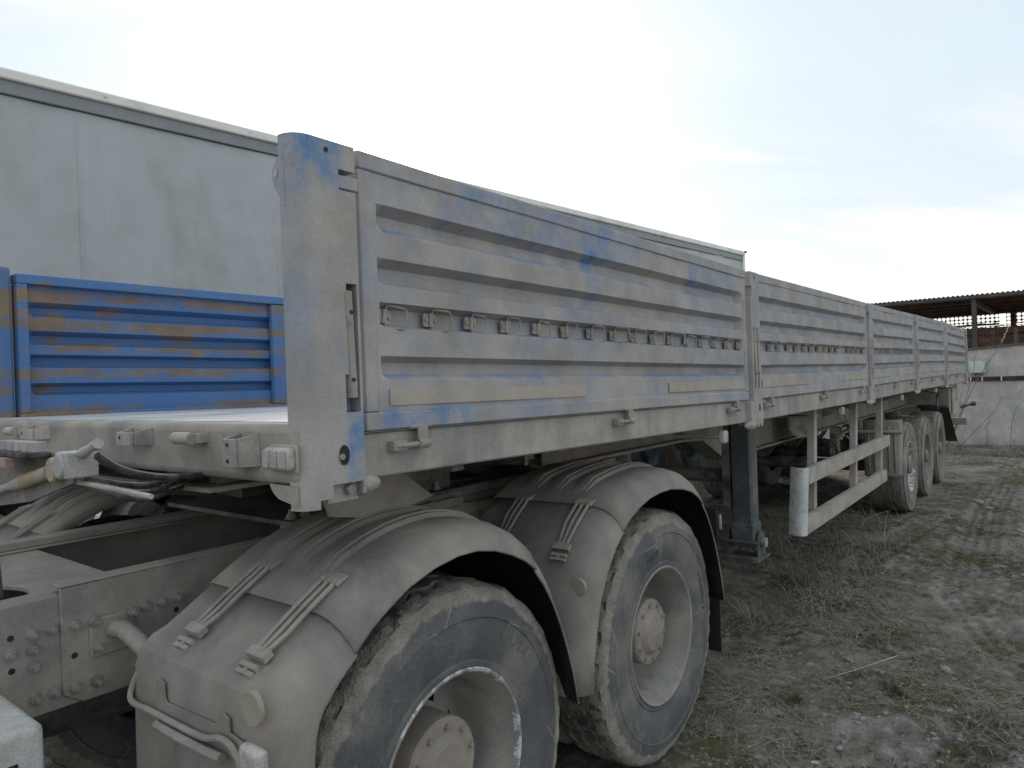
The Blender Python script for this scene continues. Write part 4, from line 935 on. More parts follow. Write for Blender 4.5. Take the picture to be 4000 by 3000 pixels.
m = MB(); m.tube([(X, .20, 1.558), (X, .17, 1.567), (X, .13, 1.578)], [.011, .009, .008], 12); m.tube([(X, .142, 1.574), (X, .124, 1.580)], .0105, 12); m.build('electric_plug', 'greycoup', cbk)
m = MB(); m.box(X - .05, X + .0, .36, .62, 1.545, 1.558); m.build('junction_block', 'hose', cbk, bevel=.004)
for i in range(5): 
    m = MB(); m.tube([(X - .02, .38 + i * .045, 1.555), (X - .02, .38 + i * .045, 1.578)], .016, 8); m.build('fitting', 'greycoup', cbk)
m = MB(); m.box(X - .06, X - .045, .44, .60, 1.525, 1.545); m.build('coupling_lever', 'red', cbk)
m = MB()
m.tube(curve([(X + .01, .16, 1.555), (X + .06, .17, 1.52), (X + .16, .22, 1.49), (-.2, .42, 1.46), (-.1, .6, 1.445)]), .008, 8); m.build('hose', 'hose', TK)
for k in range(3):
    m = MB(); m.tube(curve([(X + .02, .25 - k * .01, 1.505 - k * .008), (X + .10, .24 - k * .02, 1.480 - k * .014), (-.3, .42, 1.455 - k * .016), (-.05, .75, 1.44 - k * .02)]), .0065, 8); m.build('hose', 'hose', TK)
# ================================================================== WHITE CURTAIN TRAILER BEHIND
CT = thing('curtain_trailer', 'tall white tarpaulin-sided semi-trailer parked behind the blue boards', 'trailer', (5.0, 5.0, 0.0))
th = math.atan2(4.3 - 3.23, 11.83 - .64); ct, st = math.cos(th), math.sin(th)
def XT(u, v, z): return (.64 + u * ct + v * st, 4.3 - u * st + v * ct, z)     # u along the side, v away from us
U0, U1 = -2.4, 11.24
Z1 = 3.935
def part(mb, name, mat, par=None, **k): return mb.xf(XT).build(name, mat, par or CT, **k)
m = MB(); rows = []
us = np.linspace(U0, U1, 70); zs = np.linspace(1.15, Z1 - .16, 16)
for u in us:
    rows.append([(u, .035 + .012 * noise.noise(Vector((u * 1.1, z * .7, 3))) + .006 * math.sin(u * 9.1) * (1 if (u % 3.1) < .5 else .15) + .004 * noise.noise(Vector((u * 5, z * 2, 9))), z) for z in zs])
m.loft(rows); side = part(m, 'tarpaulin_side', 'tarp', ang=60, recalc=False)
for u in np.arange(-1.2, 11.2, 1.55):
    m = MB(); m.box(u - .006, u + .006, .033, .040, 1.2, Z1 - .17); part(m, 'weld_seam', 'tarp', side)
m = MB(); m.box(U0, U1, .012, .05, Z1 - .155, Z1 - .058); part(m, 'cantrail', 'tarpband', bevel=.006)
m = MB(); m.box(U0, U1 + .01, -.012, .08, Z1 - .06, Z1 + .018); rr_ = part(m, 'roof_rail', 'tarprail', bevel=.014, seg=3)
for u in np.arange(-.6, 11.2, 1.13):
    q = MB(); q.lathe([(0, -.022), (.012, -.02), (.015, -.010)], (u, 0, Z1 - .012), 'y', 10); part(q, 'rivet', 'tarprail', rr_)
m = MB(); rows = []
for u in np.linspace(U0, U1, 40): rows.append([(u, v, Z1 + .01 + .03 * math.sin(v / 2.5 * math.pi) + .012 * noise.noise(Vector((u, v, 0)))) for v in np.linspace(.06, 2.5, 8)])
m.loft(rows); part(m, 'roof', 'tarp', recalc=False)
m = MB(); m.box(U0, U1, 2.46, 2.5, 1.15, Z1); part(m, 'tarpaulin_far_side', 'tarp')
m = MB(); m.box(U1 - .03, U1, .05, 2.46, 1.15, Z1 - .03); part(m, 'rear_door', 'tarpband')
m = MB(); m.box(U1 - .06, U1 + .012, -.004, .012, 1.1, Z1 - .06); part(m, 'corner_pillar', 'tarprail', bevel=.004)
m = MB(); m.box(U0, U1, .04, 2.46, 1.05, 1.15); m.box(U0, U1, .7, .8, .80, 1.05); m.box(U0, U1, 1.7, 1.8, .80, 1.05); part(m, 'chassis', 'dustydark')
m = MB(); m.box(U1 - .035, U1 + .04, -.03, -.018, Z1 - .01, Z1 + .025); part(m, 'roof_hook', 'hose')
for k in range(3):
    p = XT(6.55 + 1.40 * k, .10, .53)
    w = single_wheel(CT, p, 21 + k, 'rimblue', tm='tyredark'); w.rotation_euler = (0, 0, -th)
    q = XT(6.55 + 1.40 * k, 2.4, .53); copy_to(w, CT, q, (0, 0, math.pi - th))
m = MB(); m.box(1.5, 1.62, .3, .42, .06, 1.1); m.box(1.45, 1.67, .25, .47, .04, .06); part(m, 'landing_leg', 'dustydark')
m = MB(); m.box(2.6, 5.9, .05, .06, .55, .67); m.box(2.6, 5.9, .05, .06, .8, .92); part(m, 'guard_rail', 'dusty')
m = MB(); m.box(U1 - .06, U1 - .0, .1, 2.4, .5, .62); part(m, 'rear_bumper', 'dustydark')

# tractor of the white trailer, seen low on the left through the gap
PT = thing('parked_tractor', 'blue grey tractor mudguards and wheels seen low beneath the white trailer', 'truck', (0.9, 4.4, 0.0))
for k in range(2):
    cx = .05 + 1.5 * k
    m = MB(); rows = []
    for a in np.linspace(R(12), R(168), 17): rows.append([(cx + .70 * math.cos(a), 4.02, .58 + .66 * math.sin(a)), (cx + .74 * math.cos(a), 4.05, .58 + .71 * math.sin(a)), (cx + .74 * math.cos(a), 4.62, .58 + .71 * math.sin(a))])
    m.loft(rows); o = m.build('mudguard', 'bluegrey', PT, ang=40); o.modifiers.new('t', 'SOLIDIFY').thickness = .01
    w = single_wheel(PT, (cx, 4.06, .53), 31 + k, 'rimblue', tm='tyredark')
m = MB(); m.box(-2.2, 2.4, 4.72, 4.80, .82, 1.08); m.build('frame_rail', 'dustydark', PT)
m = MB(); m.box(-1.4, -.78, 4.0, 4.65, .45, 1.15); m.build('fuel_tank', 'bluegrey', PT, bevel=.08)

# ================================================================== WALL, BOX, CABLES
m = MB(); rows = []
for y in np.linspace(-9, 9, 61):
    zt_ = 2.008 - .062 * (y - .15) * (1 if y > -6 else 1)
    zt_ = 2.008 - .062 * max(-2, min(2, y - .15))
    rows.append([(16.40 + .012 * noise.noise(Vector((y, z, 0))) , y, z) for z in np.linspace(-.4, .93, 9)] + [(16.402 + .006 * noise.noise(Vector((y * 3, .9, 5))), y, .938 + .012 * noise.noise(Vector((y * 2, 0, 7)))), (16.40 + .012 * noise.noise(Vector((y, 1.3, 0))), y, .944 + .012 * noise.noise(Vector((y * 2, 0, 7))))] + [(16.40 + .012 * noise.noise(Vector((y, z, 0))), y, z * 1.0) for z in np.linspace(1.0, 1.9, 6)] + [(16.40, y, zt_), (16.62, y, zt_ + .02), (16.62, y, -.4)])
m.loft(rows)
cw = m.build('concrete_wall', 'concrete', None, ang=50); tag(cw, 'weathered grey concrete wall at the far end of the yard', 'wall')
m = MB(); m.hexa([(16.36, -9, 2.14), (16.66, -9, 2.15), (16.66, -9, 2.185), (16.36, -9, 2.175)], [(16.36, 9, 1.884), (16.66, 9, 1.894), (16.66, 9, 1.93), (16.36, 9, 1.92)])
m.v = [(x, y, 2.006 - .062 * max(-2, min(2, y - .15)) + (z - (2.14 if y < 0 else 1.884))) for x, y, z in m.v]
m = MB(); m.loft([[(x, y, 2.006 - .062 * max(-2, min(2, y - .15)) + h) for x, h in ((16.36, 0), (16.66, .01), (16.66, .045), (16.36, .034))] for y in np.linspace(-9, 9, 19)], True, True)
m.build('coping', 'shedrust', cw)
m = MB(); m.box(16.30, 16.385, -.108, .178, 1.518, 1.762); jb = m.build('junction_box', 'boxpale', None, bevel=.008); tag(jb, 'pale mint junction box mounted on the concrete wall', 'junction box')
m = MB(); m.box(16.294, 16.299, -.100, .170, 1.526, 1.754); m.build('lid', 'boxpale', jb, bevel=.002)
for y in (-.085, .155):
    for z in (1.54, 1.74):
        q = MB(); q.lathe([(0, -.004), (.007, -.003), (.007, .002)], (16.294, y, z), 'x', 8); q.build('screw', 'hose', jb)
for y in (-.04, .06):
    q = MB(); q.lathe([(.012, -.06), (.018, -.04), (.018, .0)], (16.345, y, 1.515), 'z', 10); q.build('cable_gland', 'hose', jb)
m = MB()
for i in range(4):
    m.tube([(16.375 + .006 * (i % 2), y, 1.392 + .020 * (i - 1.5) + .006 * math.sin(y * 3 + i) + .01 * (y > 0)) for y in np.linspace(-6, 4, 40)], .012, 6)
cp_ = m.build('cable_bundle', 'pipe', None); tag(cp_, 'dark red and black cables running along the concrete wall', 'cable')
for y in (.15, -.05, -.38, -.9, -1.6):
    q = MB(); q.box(16.352, 16.395, y - .010, y + .010, 1.345, 1.44); q.build('clip', 'tarprail', cp_)

# ================================================================== SHED BEHIND THE WALL
SH = thing('open_shed', 'dark corrugated-roof shed with perforated metal screens behind the concrete wall', 'shed', (25.0, 0.0, 0.0))
XF, XB = 21.0, 29.0
m = MB(); rows = []
ys = np.arange(-12, 14, .0275)
zr_ = lambda x: 3.56 + (x - XF) * .02
hrnd = random.Random(3)
idx = []
for x in (XF, XF + 2, XF + 4, XF + 6, XB):
    idx.append([m.pt((x, y, zr_(x) + .020 * math.cos(y * 2 * math.pi / .11))) for y in ys])
for a in range(4):
    for k in range(len(ys) - 1):
        if hrnd.random() < .004: continue
        m.face((idx[a][k], idx[a][k + 1], idx[a + 1][k + 1], idx[a + 1][k]))
m2 = MB()
rf = m.build('roof', 'shedroof', SH, recalc=False, ang=60)
for x in (XF + .15, XF + 2, XF + 4, XF + 6, XB - .1):
    q = MB(); q.box(x - .05, x + .05, -12, 14, zr_(x) - .12, zr_(x) - .022); q.build('purlin', 'shedrust', SH)
for y in (-6.0, -2.8, .42, 3.7, 7.0, 10.3):
    q = MB(); q.box(21.05, 21.23, y - .055, y + .055, 0, 3.52); q.build('column', 'shedroof', SH)
    q = MB(); q.box(28.8, 28.95, y - .6, y - .45, 0, 3.5); q.build('rear_column', 'shedrust', SH)
    q = MB(); q.hexa([(21.2, y - .04, 3.30), (21.2, y + .04, 3.30), (21.2, y + .04, 3.43), (21.2, y - .04, 3.43)], [(28.9, y - .04, 3.46), (28.9, y + .04, 3.46), (28.9, y + .04, 3.58), (28.9, y - .04, 3.58)]); q.build('rafter', 'shedroof', SH)
q = MB(); q.box(28.78, 28.9, -12, 14, 3.48, 3.66); q.build('header_beam', 'shedrust', SH)
q = MB(); q.box(28.7, 28.8, .3, 14, 3.09, 3.15); q.build('rail', 'shedroof', SH)
# perforated screens: plates with round holes, real openings
def screen(x, y0, y1, z0, z1, mat, cell=.135, name='perforated_screen'):
    m = MB(); ny, nz = max(1, round((y1 - y0) / cell)), max(1, round((z1 - z0) / cell)); cy, cz = (y1 - y0) / ny, (z1 - z0) / nz
    for i in range(ny):
        for j in range(nz):
            yc, zc = y0 + (i + .5) * cy, z0 + (j + .5) * cz; n = 12; ins, outs = [], []
            for k in range(n):
                a = 2 * math.pi * (k + .5) / n; c_, s_ = math.cos(a), math.sin(a); s2 = .5 / max(abs(c_), abs(s_))
                ins.append(m.pt((x, yc + c_ * cy * .46, zc + s_ * cz * .46))); outs.append(m.pt((x, yc + c_ * cy * s2, zc + s_ * cz * s2)))
            for k in range(n): m.face((ins[k], ins[(k + 1) % n], outs[(k + 1) % n], outs[k]))
    o = m.build(name, mat, SH, recalc=False); so = o.modifiers.new('t', 'SOLIDIFY'); so.thickness = .006
    return o
for a, b in ((-6.0, -3.4), (-3.4, -.65), (-.65, .12), (.28, 2.6), (2.6, 5.4), (5.4, 7.6)):
    screen(28.92, a + .02, b - .02, 3.10, 3.48, 'shedrust'); screen(28.92, a + .02, b - .02, 2.80, 3.06, 'shedrust')
for a, b in ((-4.0, -1.7), (-1.7, -.62), (-.1, .30), (.55, 1.6)):
    screen(21.4, a + .02, b - .02, 1.95, 2.52, 'shedrust')
q = MB(); q.box(23.0, 23.1, -8, 10, 0, 2.62); q.build('inner_wall', 'shedback', SH)
q = MB(); q.box(22.7, 22.8, -8, 10, 2.56, 2.74); q.build('inner_beam', 'shedrust', SH)
for a, b, z0, z1 in ((.45, .95, 2.18, 2.46), (-3.5, -.12, 2.24, 2.50), (1.3, 3.0, 1.9, 2.4)):
    q = MB(); q.box(22.5, 22.65, a, b, z0, z1); q.build('dark_panel', 'shedroof', SH)
for y in (-.45, .05):
    q = MB(); q.box(21.5, 21.62, y - .05, y + .05, 0, 2.62); q.build('stanchion', 'shedrust', SH)
q = MB(); q.tube([(28.6, -1.5, 3.08), (28.6, -.9, 3.48)], .035, 6); q.build('brace', 'shedroof', SH)
q = MB(); rnd = random.Random(5)
for i in range(90):
    y = rnd.uniform(-4, 3); z = 2.78 + rnd.uniform(-.04, .09); q.tube([(22.6, y, z), (22.6 + rnd.uniform(-.2, .2), y + rnd.uniform(-.3, .3), z + rnd.uniform(-.03, .06))], .012, 4)
q.build('scrap_pile', 'shedrust', SH)['kind'] = 'stuff'
q = MB(); q.box(20.98, 21.02, -12, 14, 3.46, 3.535); q.build('fascia', 'shedroof', SH)

# ================================================================== GROUND
def vn(P, seed=0):      # vectorised value noise, P (...,2)
    P = np.asarray(P, float); i = np.floor(P).astype(np.int64); f = P - i; f = f * f * (3 - 2 * f)
    def h(a, b):
        n = (a * 374761393 + b * 668265263 + seed * 2246822519) & 0xffffffff; n = ((n ^ (n >> 13)) * 1274126177) & 0xffffffff; return ((n ^ (n >> 16)) & 0xffff) / 65535.0
    x, y = i[..., 0], i[..., 1]
    return (h(x, y) * (1 - f[..., 0]) + h(x + 1, y) * f[..., 0]) * (1 - f[..., 1]) + (h(x, y + 1) * (1 - f[..., 0]) + h(x + 1, y + 1) * f[..., 0]) * f[..., 1]
def fbm(P, seed, o=4, g=.5):
    s = 0; a = 1; t_ = 0
    for k in range(o): s = s + a * vn(P * 2 ** k, seed + k); t_ += a; a *= g
    return s / t_
def pathdist(X, Y, pts):
    best = np.full(X.shape, 9.0); side = np.zeros(X.shape); along = np.zeros(X.shape); acc = 0
    for (x0, y0), (x1, y1) in zip(pts, pts[1:]):
        dx, dy = x1 - x0, y1 - y0; L = math.hypot(dx, dy); dx /= L; dy /= L
        tt = np.clip((X - x0) * dx + (Y - y0) * dy, 0, L); px, py = X - x0 - tt * dx, Y - y0 - tt * dy
        dd = np.hypot(px, py); sg = (px * -dy + py * dx); b = dd < best
        best = np.where(b, dd, best); side = np.where(b, sg, side); along = np.where(b, acc + tt, along); acc += L
    return best, side, along
TRK = [([(3.2, -1.35), (4.0, -.98), (4.84, -.71), (8.4, -.62), (15.5, -.72)], .17, .017), ([(3.3, .16), (3.7, .19), (4.28, .20), (5.2, .05), (8.0, -.25)], .14, .012),
       ([(1.78, -.16), (2.05, -.42), (2.4, -.78), (2.8, -1.2)], .17, .016), ([(5.0, -1.4), (7, -1.15), (11, -1.05), (15, -1.2)], .16, .014)]
def gz(X, Y, fine=True):
    P = np.stack([X, Y], -1)
    z = (fbm(P * .35, 1, 3) - .5) * .10 + (fbm(P * 1.6 + 7, 5, 4) - .5) * .05 + (fbm(P * 9 + 3, 11, 3) - .5) * .016
    near = np.clip((X + 6) / 4, 0, 1)
    z = z * .8
    if fine:
        z = z + (fbm(P * 26, 21, 2) - .5) * .012
        cl = fbm(P * 13 + 40, 31, 2); z = z + np.clip(cl - .62, 0, 1) * .06
    for pts, hw, dep in TRK:
        dd, sd, al = pathdist(X, Y, pts)
        w = np.clip((hw - dd) / .04, 0, 1); wob = fbm(P * 3, 77, 2)
        lug = (np.sin(sd / .092 * 2 * math.pi) * .5 + .5) * (np.sin(al / .125 * 2 * math.pi + np.abs(sd) * 18) * .5 + .5)
        z = z - w * (.010 + dep * 3.2 * np.clip(lug - .25, 0, 1) * (.35 + wob * 1.2))
        z = z + np.exp(-((dd - hw - .03) / .03) ** 2) * .010
    for k in range(3): # settle under the wheels
        pass
    for cx, cy in ((.354, .2), (1.674, .2), (8.12, .25), (9.43, .25), (10.74, .25)):
        w = np.exp(-(((X - cx) / .30) ** 2 + ((Y - cy) / .35) ** 2)); z = z * (1 - w) + w * (-.004)
    return z
gx = np.concatenate([[-900, -300, -80, -30, -12], np.arange(-6, .8, .15), np.arange(.8, 6.0, .022), np.arange(6.0, 17.0, .05), np.arange(17.2, 32, .6), [40, 60, 120, 300, 900]])
gy = np.concatenate([[-900, -300, -80, -30, -14], np.arange(-9, -2.2, .3), np.arange(-2.0, .7, .022), np.arange(.74, 3.5, .07), np.arange(3.6, 10, .4), [14, 30, 80, 300, 900]])
GX, GY = np.meshgrid(gx, gy, indexing='ij'); GZ = gz(GX, GY)
far = np.clip((np.hypot(GX - 5, GY) - 25) / 40, 0, 1); GZ = GZ * (1 - far)
me = bpy.data.meshes.new('ground'); nx, ny = GX.shape
V = np.stack([GX, GY, GZ], -1).reshape(-1, 3); ii = np.arange(nx * ny).reshape(nx, ny)
F = np.stack([ii[:-1, :-1], ii[1:, :-1], ii[1:, 1:], ii[:-1, 1:]], -1).reshape(-1, 4)
me.vertices.add(len(V)); me.vertices.foreach_set('co', V.ravel()); me.loops.add(F.size); me.loops.foreach_set('vertex_index', F.ravel())
me.polygons.add(len(F)); me.polygons.foreach_set('loop_start', np.arange(0, F.size, 4)); me.polygons.foreach_set('use_smooth', np.ones(len(F), bool)); me.update(calc_edges=True)
gm = bpy.data.materials.new('bare trodden soil'); gm.use_nodes = True; t = NT(gm.node_tree); b = gm.node_tree.nodes['Principled BSDF']
pos = t.add('ShaderNodeNewGeometry').outputs['Position']
a_ = t.noise(pos, 1.3, 6, .62, .4); b_ = t.noise(pos, 9, 6, .65); c_ = t.noise(pos, 75, 4, .6); d_ = t.noise(pos, .8, 4, .6)
col = t.mix(t.mapr(a_, .36, .64), (0.072, 0.062, 0.052), (0.205, 0.187, 0.167))
col = t.mix(t.mapr(b_, .44, .66, 0, .8), col, (0.29, 0.272, 0.25))
mp = t.mapping(pos, (1.5, 1.5, 1), (4, 9, 0)); moss = t.math('MULTIPLY', t.mapr(t.noise(mp, 1.1, 6, .65), 0.48, .58), t.mapr(t.noise(pos, 22, 3, .6), .36, .56, .25, 1.0))
col = t.mix(t.math('MULTIPLY', moss, .8), col, (0.075, 0.078, 0.022))
vo = t.add('ShaderNodeTexVoronoi'); t.put(vo.inputs['Vector'], t.mapping(pos, (1, 1, .3))); vo.inputs['Scale'].default_value = 34
peb = t.math('MULTIPLY', t.mapr(vo.outputs['Distance'], .30, .18), t.mapr(t.noise(pos, 3.1, 4, .6), .47, .62))
col = t.mix(peb, col, (0.27, 0.255, 0.235))
g = t.mapr(c_, .25, .75, .62, 1.35, False); gc = t.add('ShaderNodeCombineColor'); [t.put(gc.inputs[i], g) for i in range(3)]
col = t.mix(1.0, col, gc.outputs[0], 'MULTIPLY')
t.put(b.inputs['Base Color'], col); b.inputs['Roughness'].default_value = .95; b.inputs['Specular IOR Level'].default_value = .2
bp = t.add('ShaderNodeBump'); bp.inputs['Strength'].default_value = .8; bp.inputs['Distance'].default_value = .012
t.put(bp.inputs['Height'], t.math('ADD', t.math('ADD', t.math('MULTIPLY', c_, .5), b_), t.math('MULTIPLY', peb, .35))); t.put(b.inputs['Normal'], bp.outputs[0])
me.materials.append(gm)
go = bpy.data.objects.new('ground', me); COL.objects.link(go); go['kind'] = 'structure'
def G(x, y): return float(gz(np.array([x]), np.array([y]))[0])

# ================================================================== GRASS, STONES
rnd = random.Random(42)
def blade(m, x, y, z, az, ln, lift, w, bend=.6, n=3):
    rows = []; dx, dy = math.cos(az), math.sin(az); px, py = -dy, dx; cx, cz = 0.0, 0.0; e = lift
    for k in range(n + 1):
        ww = w * (1 - .8 * k / n); hx, hy = x + dx * cx, y + dy * cx
        rows.append(((hx + px * ww, hy + py * ww, z + max(cz, .002)), (hx - px * ww, hy - py * ww, z + max(cz, .002) + ww * .4)))
        cx += ln / n * math.cos(e); cz += ln / n * math.sin(e); e -= bend / n * 1.6
    for a, b in zip(rows, rows[1:]): m.poly([a[0], a[1], b[1], b[0]])
def in_view(x, y): return True
# scattered lying straw (density varies with a noise field)
def field(n, gen, mat, name, seed, thr, xr=(1.3, 16), yr=(-2.2, 3.2), sc=.9):
    m = MB(); r = random.Random(seed); k = 0; pts = []
    N = n * 6; X = 1.0 / (np.random.RandomState(seed).uniform(1 / (xr[1] + 1.1), 1 / (xr[0] + 1.1), N)) - 1.1
    Y = np.random.RandomState(seed + 1).uniform(yr[0], yr[1], N)
    D = fbm(np.stack([X, Y], -1) * sc, seed, 4); ok = (D > thr) & ~((Y > .0) & (X < 2.3)); X, Y = X[ok][:n], Y[ok][:n]; Z = gz(X, Y)
    for x, y, z in zip(X, Y, Z): gen(m, r, x, y, z)
    me_ = m.build(name, mat, None, recalc=False); me_['kind'] = 'stuff'; return me_
def straw(m, r, x, y, z):
    s_ = 1 + .035 * max(0, x - 3)
    blade(m, x, y, z + r.uniform(0, .012), r.uniform(0, 6.28), r.choice([.06, .1, .14, .2, .3]) * r.uniform(.8, 1.2), r.uniform(-.05, .22) + (.7 if r.random() < .06 else 0), r.uniform(.0010, .0022) * s_, r.uniform(.2, .8))
tag(field(14000, straw, 'straw', 'dry_straw', 5, .49), 'dry straw litter lying over the dirt yard', kind='stuff')
def clump(m, r, x, y, z):
    az = r.uniform(0, 6.28); s_ = 1 + .04 * max(0, x - 3); rad = r.uniform(.05, .14)
    for k in range(r.randint(16, 34)):
        bx, by = x + r.gauss(0, rad), y + r.gauss(0, rad * .7)
        blade(m, bx, by, z + r.uniform(-.002, .02), r.gauss(az, .5), r.uniform(.10, .30), r.uniform(-.02, .35), r.uniform(.0011, .0022) * s_, r.uniform(.2, .9))
tag(field(170, clump, 'straw', 'straw_mats', 55, .53, xr=(1.9, 14), yr=(-2.0, 1.2), sc=1.3), 'flattened mats of dry straw on the dirt yard', kind='stuff')
def leaf(m, r, x, y, z):
    for k in range(r.randint(2, 5)):
        blade(m, x + r.uniform(-.015, .015), y + r.uniform(-.015, .015), z, r.uniform(0, 6.28), r.uniform(.012, .05), r.uniform(.3, 1.2), r.uniform(.002, .0045), r.uniform(.3, 1.2), 2)
tag(field(3600, leaf, 'green', 'green_ground_cover', 15, .54, sc=.8), 'low green weeds sprouting from the dirt yard', kind='stuff')
def chip(m, r, x, y, z):
    s_ = r.choice([.004, .006, .008, .011, .016]) * (1 + .03 * x); a = r.uniform(0, 6.28); n = 6
    rows = []
    for h, q in ((-.3, .9), (.12, 1.0), (.25, .7)):
        rows.append([(x + s_ * q * (1.1 + .55 * math.cos(2 * k + a)) * math.cos(2 * math.pi * k / n + a), y + s_ * q * (.8 + .3 * math.sin(3 * k + a)) * math.sin(2 * math.pi * k / n + a), z + s_ * h) for k in range(n)])
    m.loft(rows, True, True)
tag(field(1500, chip, 'stone', 'gravel', 25, .54, sc=.7), 'pale stone chips pressed into the dirt yard', kind='stuff')
# tall rough grass under the trailer and along the wall
def rough(m, r, x, y, z):
    for k in range(5): blade(m, x + r.gauss(0, .03), y + r.gauss(0, .03), z, r.uniform(0, 6.28), r.uniform(.10, .34), r.uniform(.35, 1.35), r.uniform(.0015, .003) * (1 + .02 * x), r.uniform(.6, 1.6), 4)
tag(field(900, rough, 'straw', 'wall_grass', 35, .36, xr=(14.2, 16.35), yr=(-3.5, 3.0)), 'rough dry grass growing along the concrete wall', kind='stuff')
tag(field(420, rough, 'straw', 'rough_grass', 45, .50, xr=(3.0, 7.8), yr=(-.1, 1.3)), 'rough dry grass under the trailer side guard', kind='stuff')

def tuft(name, x, y, n, ln, label, mat='straw', spread=.06, lay=0.0, az0=None, w=.002):
    m = MB(); r = random.Random(int(x * 100 + y * 1000))
    for k in range(n):
        az = r.uniform(0, 6.28) if az0 is None else r.gauss(az0, .75)
        bx, by = x + r.gauss(0, spread), y + r.gauss(0, spread)
        blade(m, bx, by, G(bx, by), az, ln * r.uniform(.4, 1.0), r.uniform(.25, 1.3) * (1 - lay) + .08, w * r.uniform(.6, 1.2), r.uniform(.4, 1.5), 5)
    return tag(m.build(name, mat, None, recalc=False), label, 'grass tuft')
tuft('grass_tuft', 6.05, -.02, 150, .34, 'bushy dry grass tuft just in front of the first trailer wheel', w=.0032)
tuft('grass_tuft', 2.80, -1.03, 210, .34, 'big flattened straw tuft at the lower right edge of the yard', lay=.6, az0=-.6, spread=.09, w=.0019)
tuft('grass_tuft', 4.82, -.135, 110, .26, 'straw tuft in the middle of the yard beside the tyre tracks', lay=.6, w=.0026)
tuft('grass_tuft', 3.55, .30, 120, .30, 'dry grass tuft under the landing leg foot', w=.0026)
tuft('grass_tuft', 4.75, .35, 120, .26, 'grass tuft below the white guard end cap', lay=.3, w=.0028)
tuft('grass_tuft', 2.05, .06, 70, .16, 'short grass tuft against the base of the rear drive wheel', w=.0016)
tuft('green_tuft', 2.91, -.61, 90, .14, 'green and yellow grass tuft beside the big flattened straw tuft', mat='green', w=.0022, spread=.035)
tuft('green_tuft', 2.476, -.231, 45, .10, 'small green sprig with leaves standing left of the broken stalk', mat='green', w=.003, spread=.02)
tuft('grass_tuft', 4.2, -.07, 90, .24, 'combed straw patch lying between brick fragment and side guard', lay=.3, w=.004)
# long dry stems
def stem(pts, r0, label, mat='stem', cat='stem', group=None, twigs=0, name='dry_stem'):
    m = MB(); pts = [Vector(p) for p in pts]; n = len(pts)
    m.tube(pts, [r0 * (1 - .6 * k / (n - 1)) for k in range(n)], 5); r = random.Random(int(pts[0].y * 977))
    for k in range(twigs):
        i = r.randint(1, n - 2); p = pts[i].lerp(pts[i + 1], r.random()); m.tube([p, p + Vector((0, r.uniform(-.14, .14), r.uniform(.03, .16)))], r0 * .4, 4)
    return tag(m.build(name, mat, None), label, cat, group)
X = 15.7
st = stem([(X, .60, -.02), (X, .40, .35), (X, .18, .95), (X, -.02, 1.40), (X, -.25, 1.80), (X, -.44, 2.12)], .012, 'longest dry weed stem leaning across the junction box', twigs=3)
q = MB(); q.tube([(X, -.44, 2.12), (X, -.52, 2.32), (X, -.56, 2.42)], .008, 5)
for k in range(5): q.tube([(X, -.46 - .022 * k, 2.16 + .055 * k), (X, -.43 - .022 * k - .05 * (k % 2), 2.17 + .055 * k)], .009, 4)
q.build('seed_head', 'stempale', st)
stem([(X - .1, .52, -.02), (X - .1, .36, .5), (X - .1, .20, .95), (X - .1, .10, 1.30), (X - .1, .02, 1.62), (X - .1, .0, 1.9)], .010, 'upright dry stem standing right in front of the junction box', twigs=4)
stem([(X - .2, .62, -.02), (X - .2, .42, .6), (X - .2, .25, 1.05), (X - .2, .2, 1.35)], .009, 'short dark stem rising beside the trailer tool box', twigs=2)
stem([(X, .35, -.02), (X, .02, .4), (X, -.28, .75), (X, -.42, 1.05)], .008, 'dry stem slanting to the right in front of the lower wall', twigs=3)
stem([(X, -.16, -.02), (X, -.14, .42), (X, -.2, .62), (X, -.22, .8)], .007, 'thin bent stem standing alone before the lower wall', twigs=2)
stem([(X, -.52, -.02), (X, -.55, .5), (X, -.63, .8), (X, -.82, 1.05)], .007, 'curved thin stem near the right end of the wall', twigs=1)
stem([(X - .3, .42, 0), (X - .3, .36, .18), (X - .3, .30, .50)], .006, 'pale broken straw stalk near the rearmost trailer wheel', mat='stempale', twigs=2)
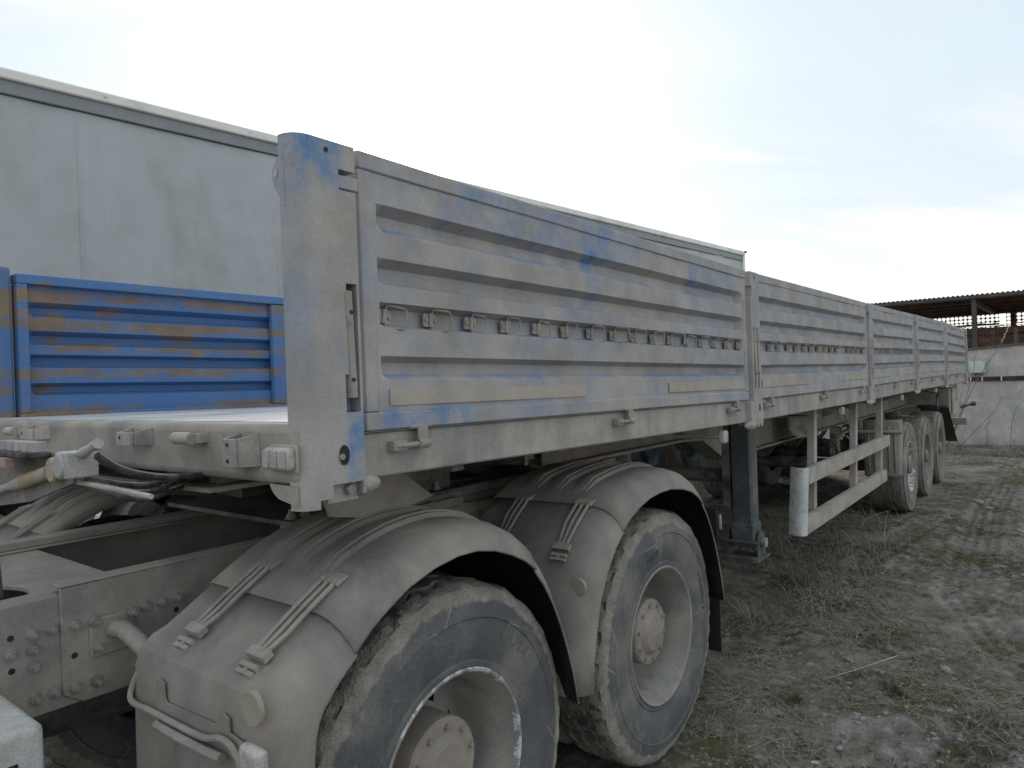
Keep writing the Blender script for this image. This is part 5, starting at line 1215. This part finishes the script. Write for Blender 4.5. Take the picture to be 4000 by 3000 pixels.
stem([(5.95, -.02, .0), (5.95, -.03, .22), (5.98, -.06, .38), (5.93, .12, .30), (5.9, .17, .20)], .0035, 'tall bent pale stalk standing in front of the first trailer tyre', mat='stempale')
stem([(2.672, -.46, .0), (2.67, -.44, .06), (2.66, -.42, .10)], .004, 'short broken brown stalk sticking up from the mud', twigs=1)
stem([(3.35, -.55, .03), (3.0, -.40, .035), (2.75, -.30, .05)], .0025, 'long thin straw lying flat on the moss', mat='stempale')
# single stones and scraps
def rock(x, y, sx, sy, sz, mat, name, label, cat, rz=0.0, seed=1):
    m = MB(); r = random.Random(seed); n = 9; rows = []
    rad = [r.uniform(.8, 1.15) for _ in range(n)]
    z0 = G(x, y)
    for h, q in ((-.4, .9), (.2, 1.0), (.7, .92), (1.0, .6)):
        rows.append([(x + math.cos(rz) * sx * q * rad[k] * math.cos(2 * math.pi * k / n) - math.sin(rz) * sy * q * rad[k] * math.sin(2 * math.pi * k / n), y + math.sin(rz) * sx * q * rad[k] * math.cos(2 * math.pi * k / n) + math.cos(rz) * sy * q * rad[k] * math.sin(2 * math.pi * k / n), z0 + h * sz + r.uniform(-.1, .1) * sz) for k in range(n)])
    m.loft(rows, True, True); return tag(m.build(name, mat, None, ang=40), label, cat)
rock(3.18, -.328, .034, .011, .012, 'brick', 'brick_fragment', 'pinkish beige brick fragment lying on the moss', 'brick', .9)
rock(2.03, -.44, .012, .018, .004, 'paper', 'paper_scrap', 'small white scrap in the tyre track at the bottom', 'scrap', .3, 4)
rock(9.1, -.50, .11, .06, .035, 'stone', 'stone', 'pale flat stone beyond the first trailer wheel', 'stone', .4, 5)
rock(8.7, -.62, .06, .04, .025, 'stone', 'stone', 'smaller pale stone next to the flat one by the trailer wheels', 'stone', 1.1, 6)
rock(3.35, -.78, .045, .03, .018, 'stone', 'stone', 'whitish lump right beside the big tyre track', 'stone', .2, 7)
rock(2.72, -.26, .03, .02, .012, 'stone', 'stone', 'pale rounded stone in the moss near the tractor mud flap', 'stone', .5, 8)
